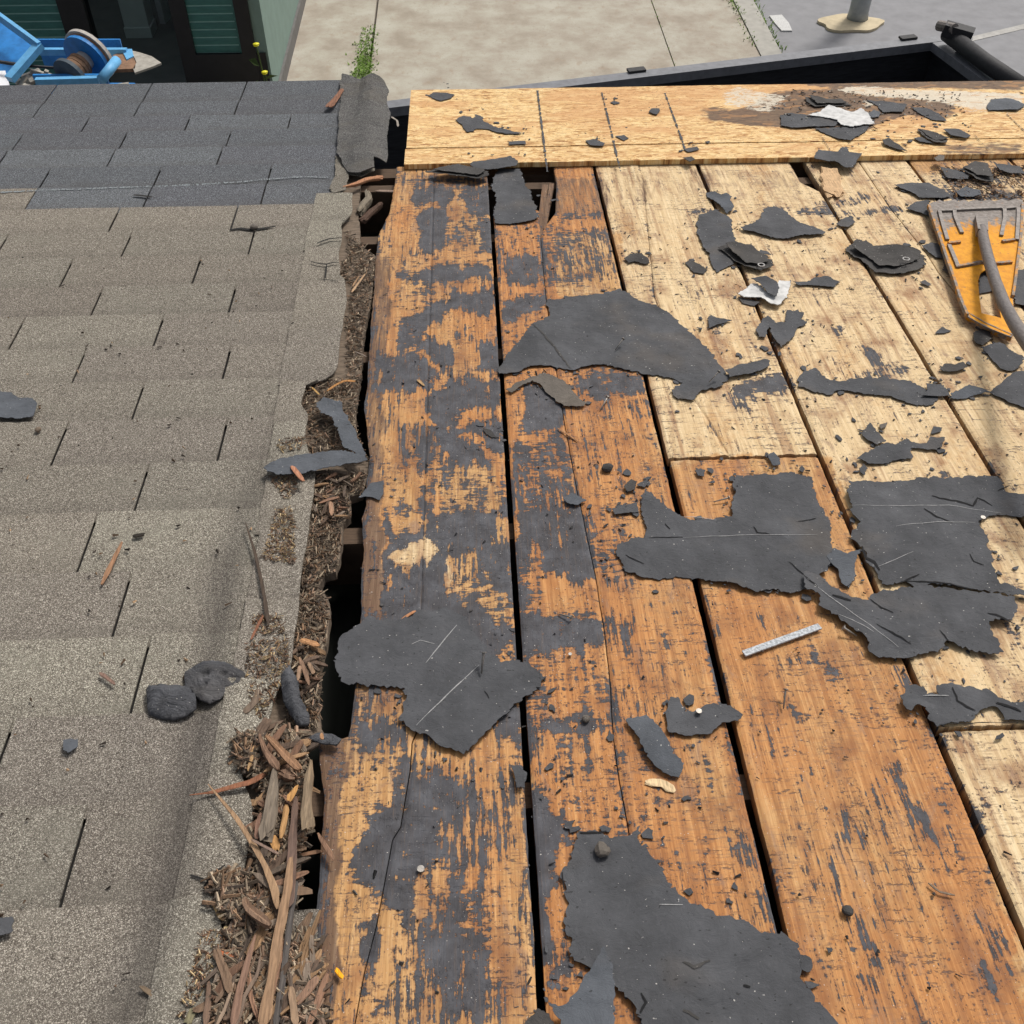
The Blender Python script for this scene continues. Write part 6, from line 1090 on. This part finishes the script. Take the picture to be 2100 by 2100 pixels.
# flowers at the shop corner
M['stem'] = simple('plant_stem', (.05, .08, .02), .8, .3, 40); M['petal'] = simple('yellow_petals', (.75, .70, .03), .6, .1, 60)
for i, (fp, lab) in enumerate((((1449, 250), 'upper yellow flower on a thin stem against the black shop wall'), ((1497, 408), 'lower yellow flower on a thin stem near the shop corner'))):
    q = WY('a0', fp, YC-.25); e = empty('yellow_flower', None, (q.x, q.y, 0)); tag(e, lab, 'flower')
    MB().tube([(.03, 0, -.02), (.015, .01, q.z*.6), (0, 0, q.z)], .006, 6).ob('stem', M['stem'], e)
    bm = bmesh.new(); bmesh.ops.create_icosphere(bm, subdivisions=2, radius=.028)
    for v_ in bm.verts: v_.co *= 1+.35*sin(9*math.atan2(v_.co.y, v_.co.x)); v_.co.z = v_.co.z*.5+q.z
    me = bpy.data.meshes.new('blossom'); bm.to_mesh(me); bm.free(); me.materials.append(M['petal']); o = bpy.data.objects.new('blossom', me); SC.collection.objects.link(o); o.parent = e
    mb = MB()
    for k in range(5): a = k*2.1+i; mb.add([(0, 0, q.z*.2*k*.9), (.08*cos(a), .08*sin(a), q.z*.2*k*.9+.05), (.15*cos(a+.3), .15*sin(a+.3), q.z*.2*k*.9+.02), (.06*cos(a+.6), .06*sin(a+.6), q.z*.2*k*.9)], [[0, 1, 2, 3]])
    mb.ob('leaf', M['stem'], e)

# ------------------------------------------------------------------ blue hoist with cable drum beyond the eave
HZ = 2.35
def H(p, z=HZ): return G('a0', p, z)
hc = H((450, 380)); ho = empty('blue_hoist', None, hc); tag(ho, 'bright blue ladder hoist carriage with a rusty cable drum beyond the eave', 'hoist')
M['blue'] = simple('hoist_blue_paint', (.028, .20, .52), .45, .3, 22); M['blue2'] = simple('light_blue_edge', (.12, .36, .62), .5, .2, 30); M['rust'] = simple('rusted_steel', (.22, .13, .08), .85, .5, 30); M['drum'] = simple('pale_cable_flange', (.45, .42, .38), .6, .25, 30); M['tip'] = simple('grey_worn_tip', (.33, .31, .27), .7, .35, 30)
def hp2(p, z=HZ): return H(p, z)-hc
def hb(a, b, w, h, name, m, z=HZ, zb=None): return MB().bar(hp2(a, z), hp2(b, zb or z), w, h).ob(name, m, ho)
hb((225, 292), (720, 292), .025, .03, 'side_rail', M['blue2'], HZ+.01); hb((205, 462), (560, 452), .03, .03, 'side_rail', M['blue2'], HZ+.01)
def hplate(pts, z0, z1, name, m):
    q = [hp2(p, HZ) for p in pts]; return MB().prism([(a.x, a.y) for a in q], z0, z1).ob(name, m, ho)
hplate([(225,300),(720,300),(640,400),(560,445),(205,455)], -.16, -.15, 'bed_plate', M['blue'])
hb((230, 300), (700, 300), .01, .14, 'side_plate', M['blue'], HZ-.07); hb((205, 480), (620, 478), .015, .10, 'side_plate', M['blue'], HZ-.04)
a, b = hp2((490, 330), HZ+.03), hp2((400, 425), HZ+.0)
ax = (b-a).normalized()
def disc(c, r, w, name, m): return MB().tube([c-ax*w/2, c+ax*w/2], r, 30).ob(name, m, ho)
disc(a, .118, .02, 'drum_flange', M['blue']); disc(a-ax*.03, .130, .018, 'drum_flange', M['drum']); disc(a-ax*.015, .118, .012, 'drum_flange', M['rust']); disc(b, .085, .02, 'drum_flange', simple('dark_flange', (.06, .08, .10), .6, .3, 20))
MB().tube([a, a.lerp(b, .45)], .045, 20).ob('drum_core', M['drum'], ho, smooth=True); mb = MB()
for i in range(7):
    c = a.lerp(b, .42+.08*i); mb.tube([c-ax*.009, c+ax*.009], .060-.004*(i % 2), 18)
mb.ob('cable_winding', M['rust'], ho)
MB().tube([hp2((575, 450), HZ+.03), hp2((660, 342), HZ+.05)], .024, 12).ob('cross_rod', M['blue2'], ho, smooth=True)
hplate([(640,320),(700,290),(745,300),(770,360),(765,395),(640,400)], -.01, .006, 'nose_plate', M['rust']); hplate([(745,292),(800,305),(860,325),(915,362),(860,385),(765,418),(755,395),(775,360)], -.004, .006, 'nose_tip', M['tip']); hplate([(640,465),(725,452),(715,478),(660,490)], -.02, -.01, 'lower_tip', M['tip'])
hplate([(690,290),(750,290),(760,330),(720,350)], .0065, .012, 'nose_patch', M['blue2'])
q = [hp2((-120, -40), HZ+.25), hp2((0, 95), HZ+.18), hp2((215, 262), HZ+.06), hp2((60, 470), HZ), hp2((-120, 470), HZ)]
mb = MB(); mb.bar(hp2((-120, 10), HZ+.2), hp2((225, 262), HZ+.1), .02, .04); mb.bar(hp2((225, 255), HZ+.1), hp2((55, 450), HZ+.02), .045, .03); mb.ob('panel_frame', M['blue2'], ho)
v = [hp2((-160, -20), HZ+.14), hp2((205, 255), HZ+.04), hp2((60, 440), HZ-.02), hp2((-160, 440), HZ-.02)]; v += [p-Vector((0, 0, .012)) for p in v]
mk('deck_panel', v, [[0, 3, 2, 1], [4, 5, 6, 7], [0, 1, 5, 4], [1, 2, 6, 5], [2, 3, 7, 6], [3, 0, 4, 7]], M['blue'], ho)
mb = MB(); mb.bar(hp2((-100, 335), HZ+.05), hp2((130, 370), HZ+.04), .012, .012); mb.bar(hp2((130, 370), HZ+.04), hp2((320, 385), HZ+.02), .010, .010); mb.ob('cable', M['rubber'], ho)
v = [hp2((-60, 400), HZ+.0), hp2((30, 400), HZ), hp2((60, 500), HZ-.02), hp2((-60, 505), HZ-.02)]; MB().add(v, [[3, 2, 1, 0]]).ob('warning_plate', M['wcol'], ho)
mb = MB()
for k in range(16):
    u, w_ = random.uniform(90, 320), random.uniform(400, 490); p = hp2((u, w_), HZ-.02); dd = Vector((random.uniform(-.05, .05), random.uniform(-.03, .03), random.uniform(0, .03))); mb.bar(p-dd, p+dd, .022, .018)
mb.ob('chain_links', M['tip'], ho)
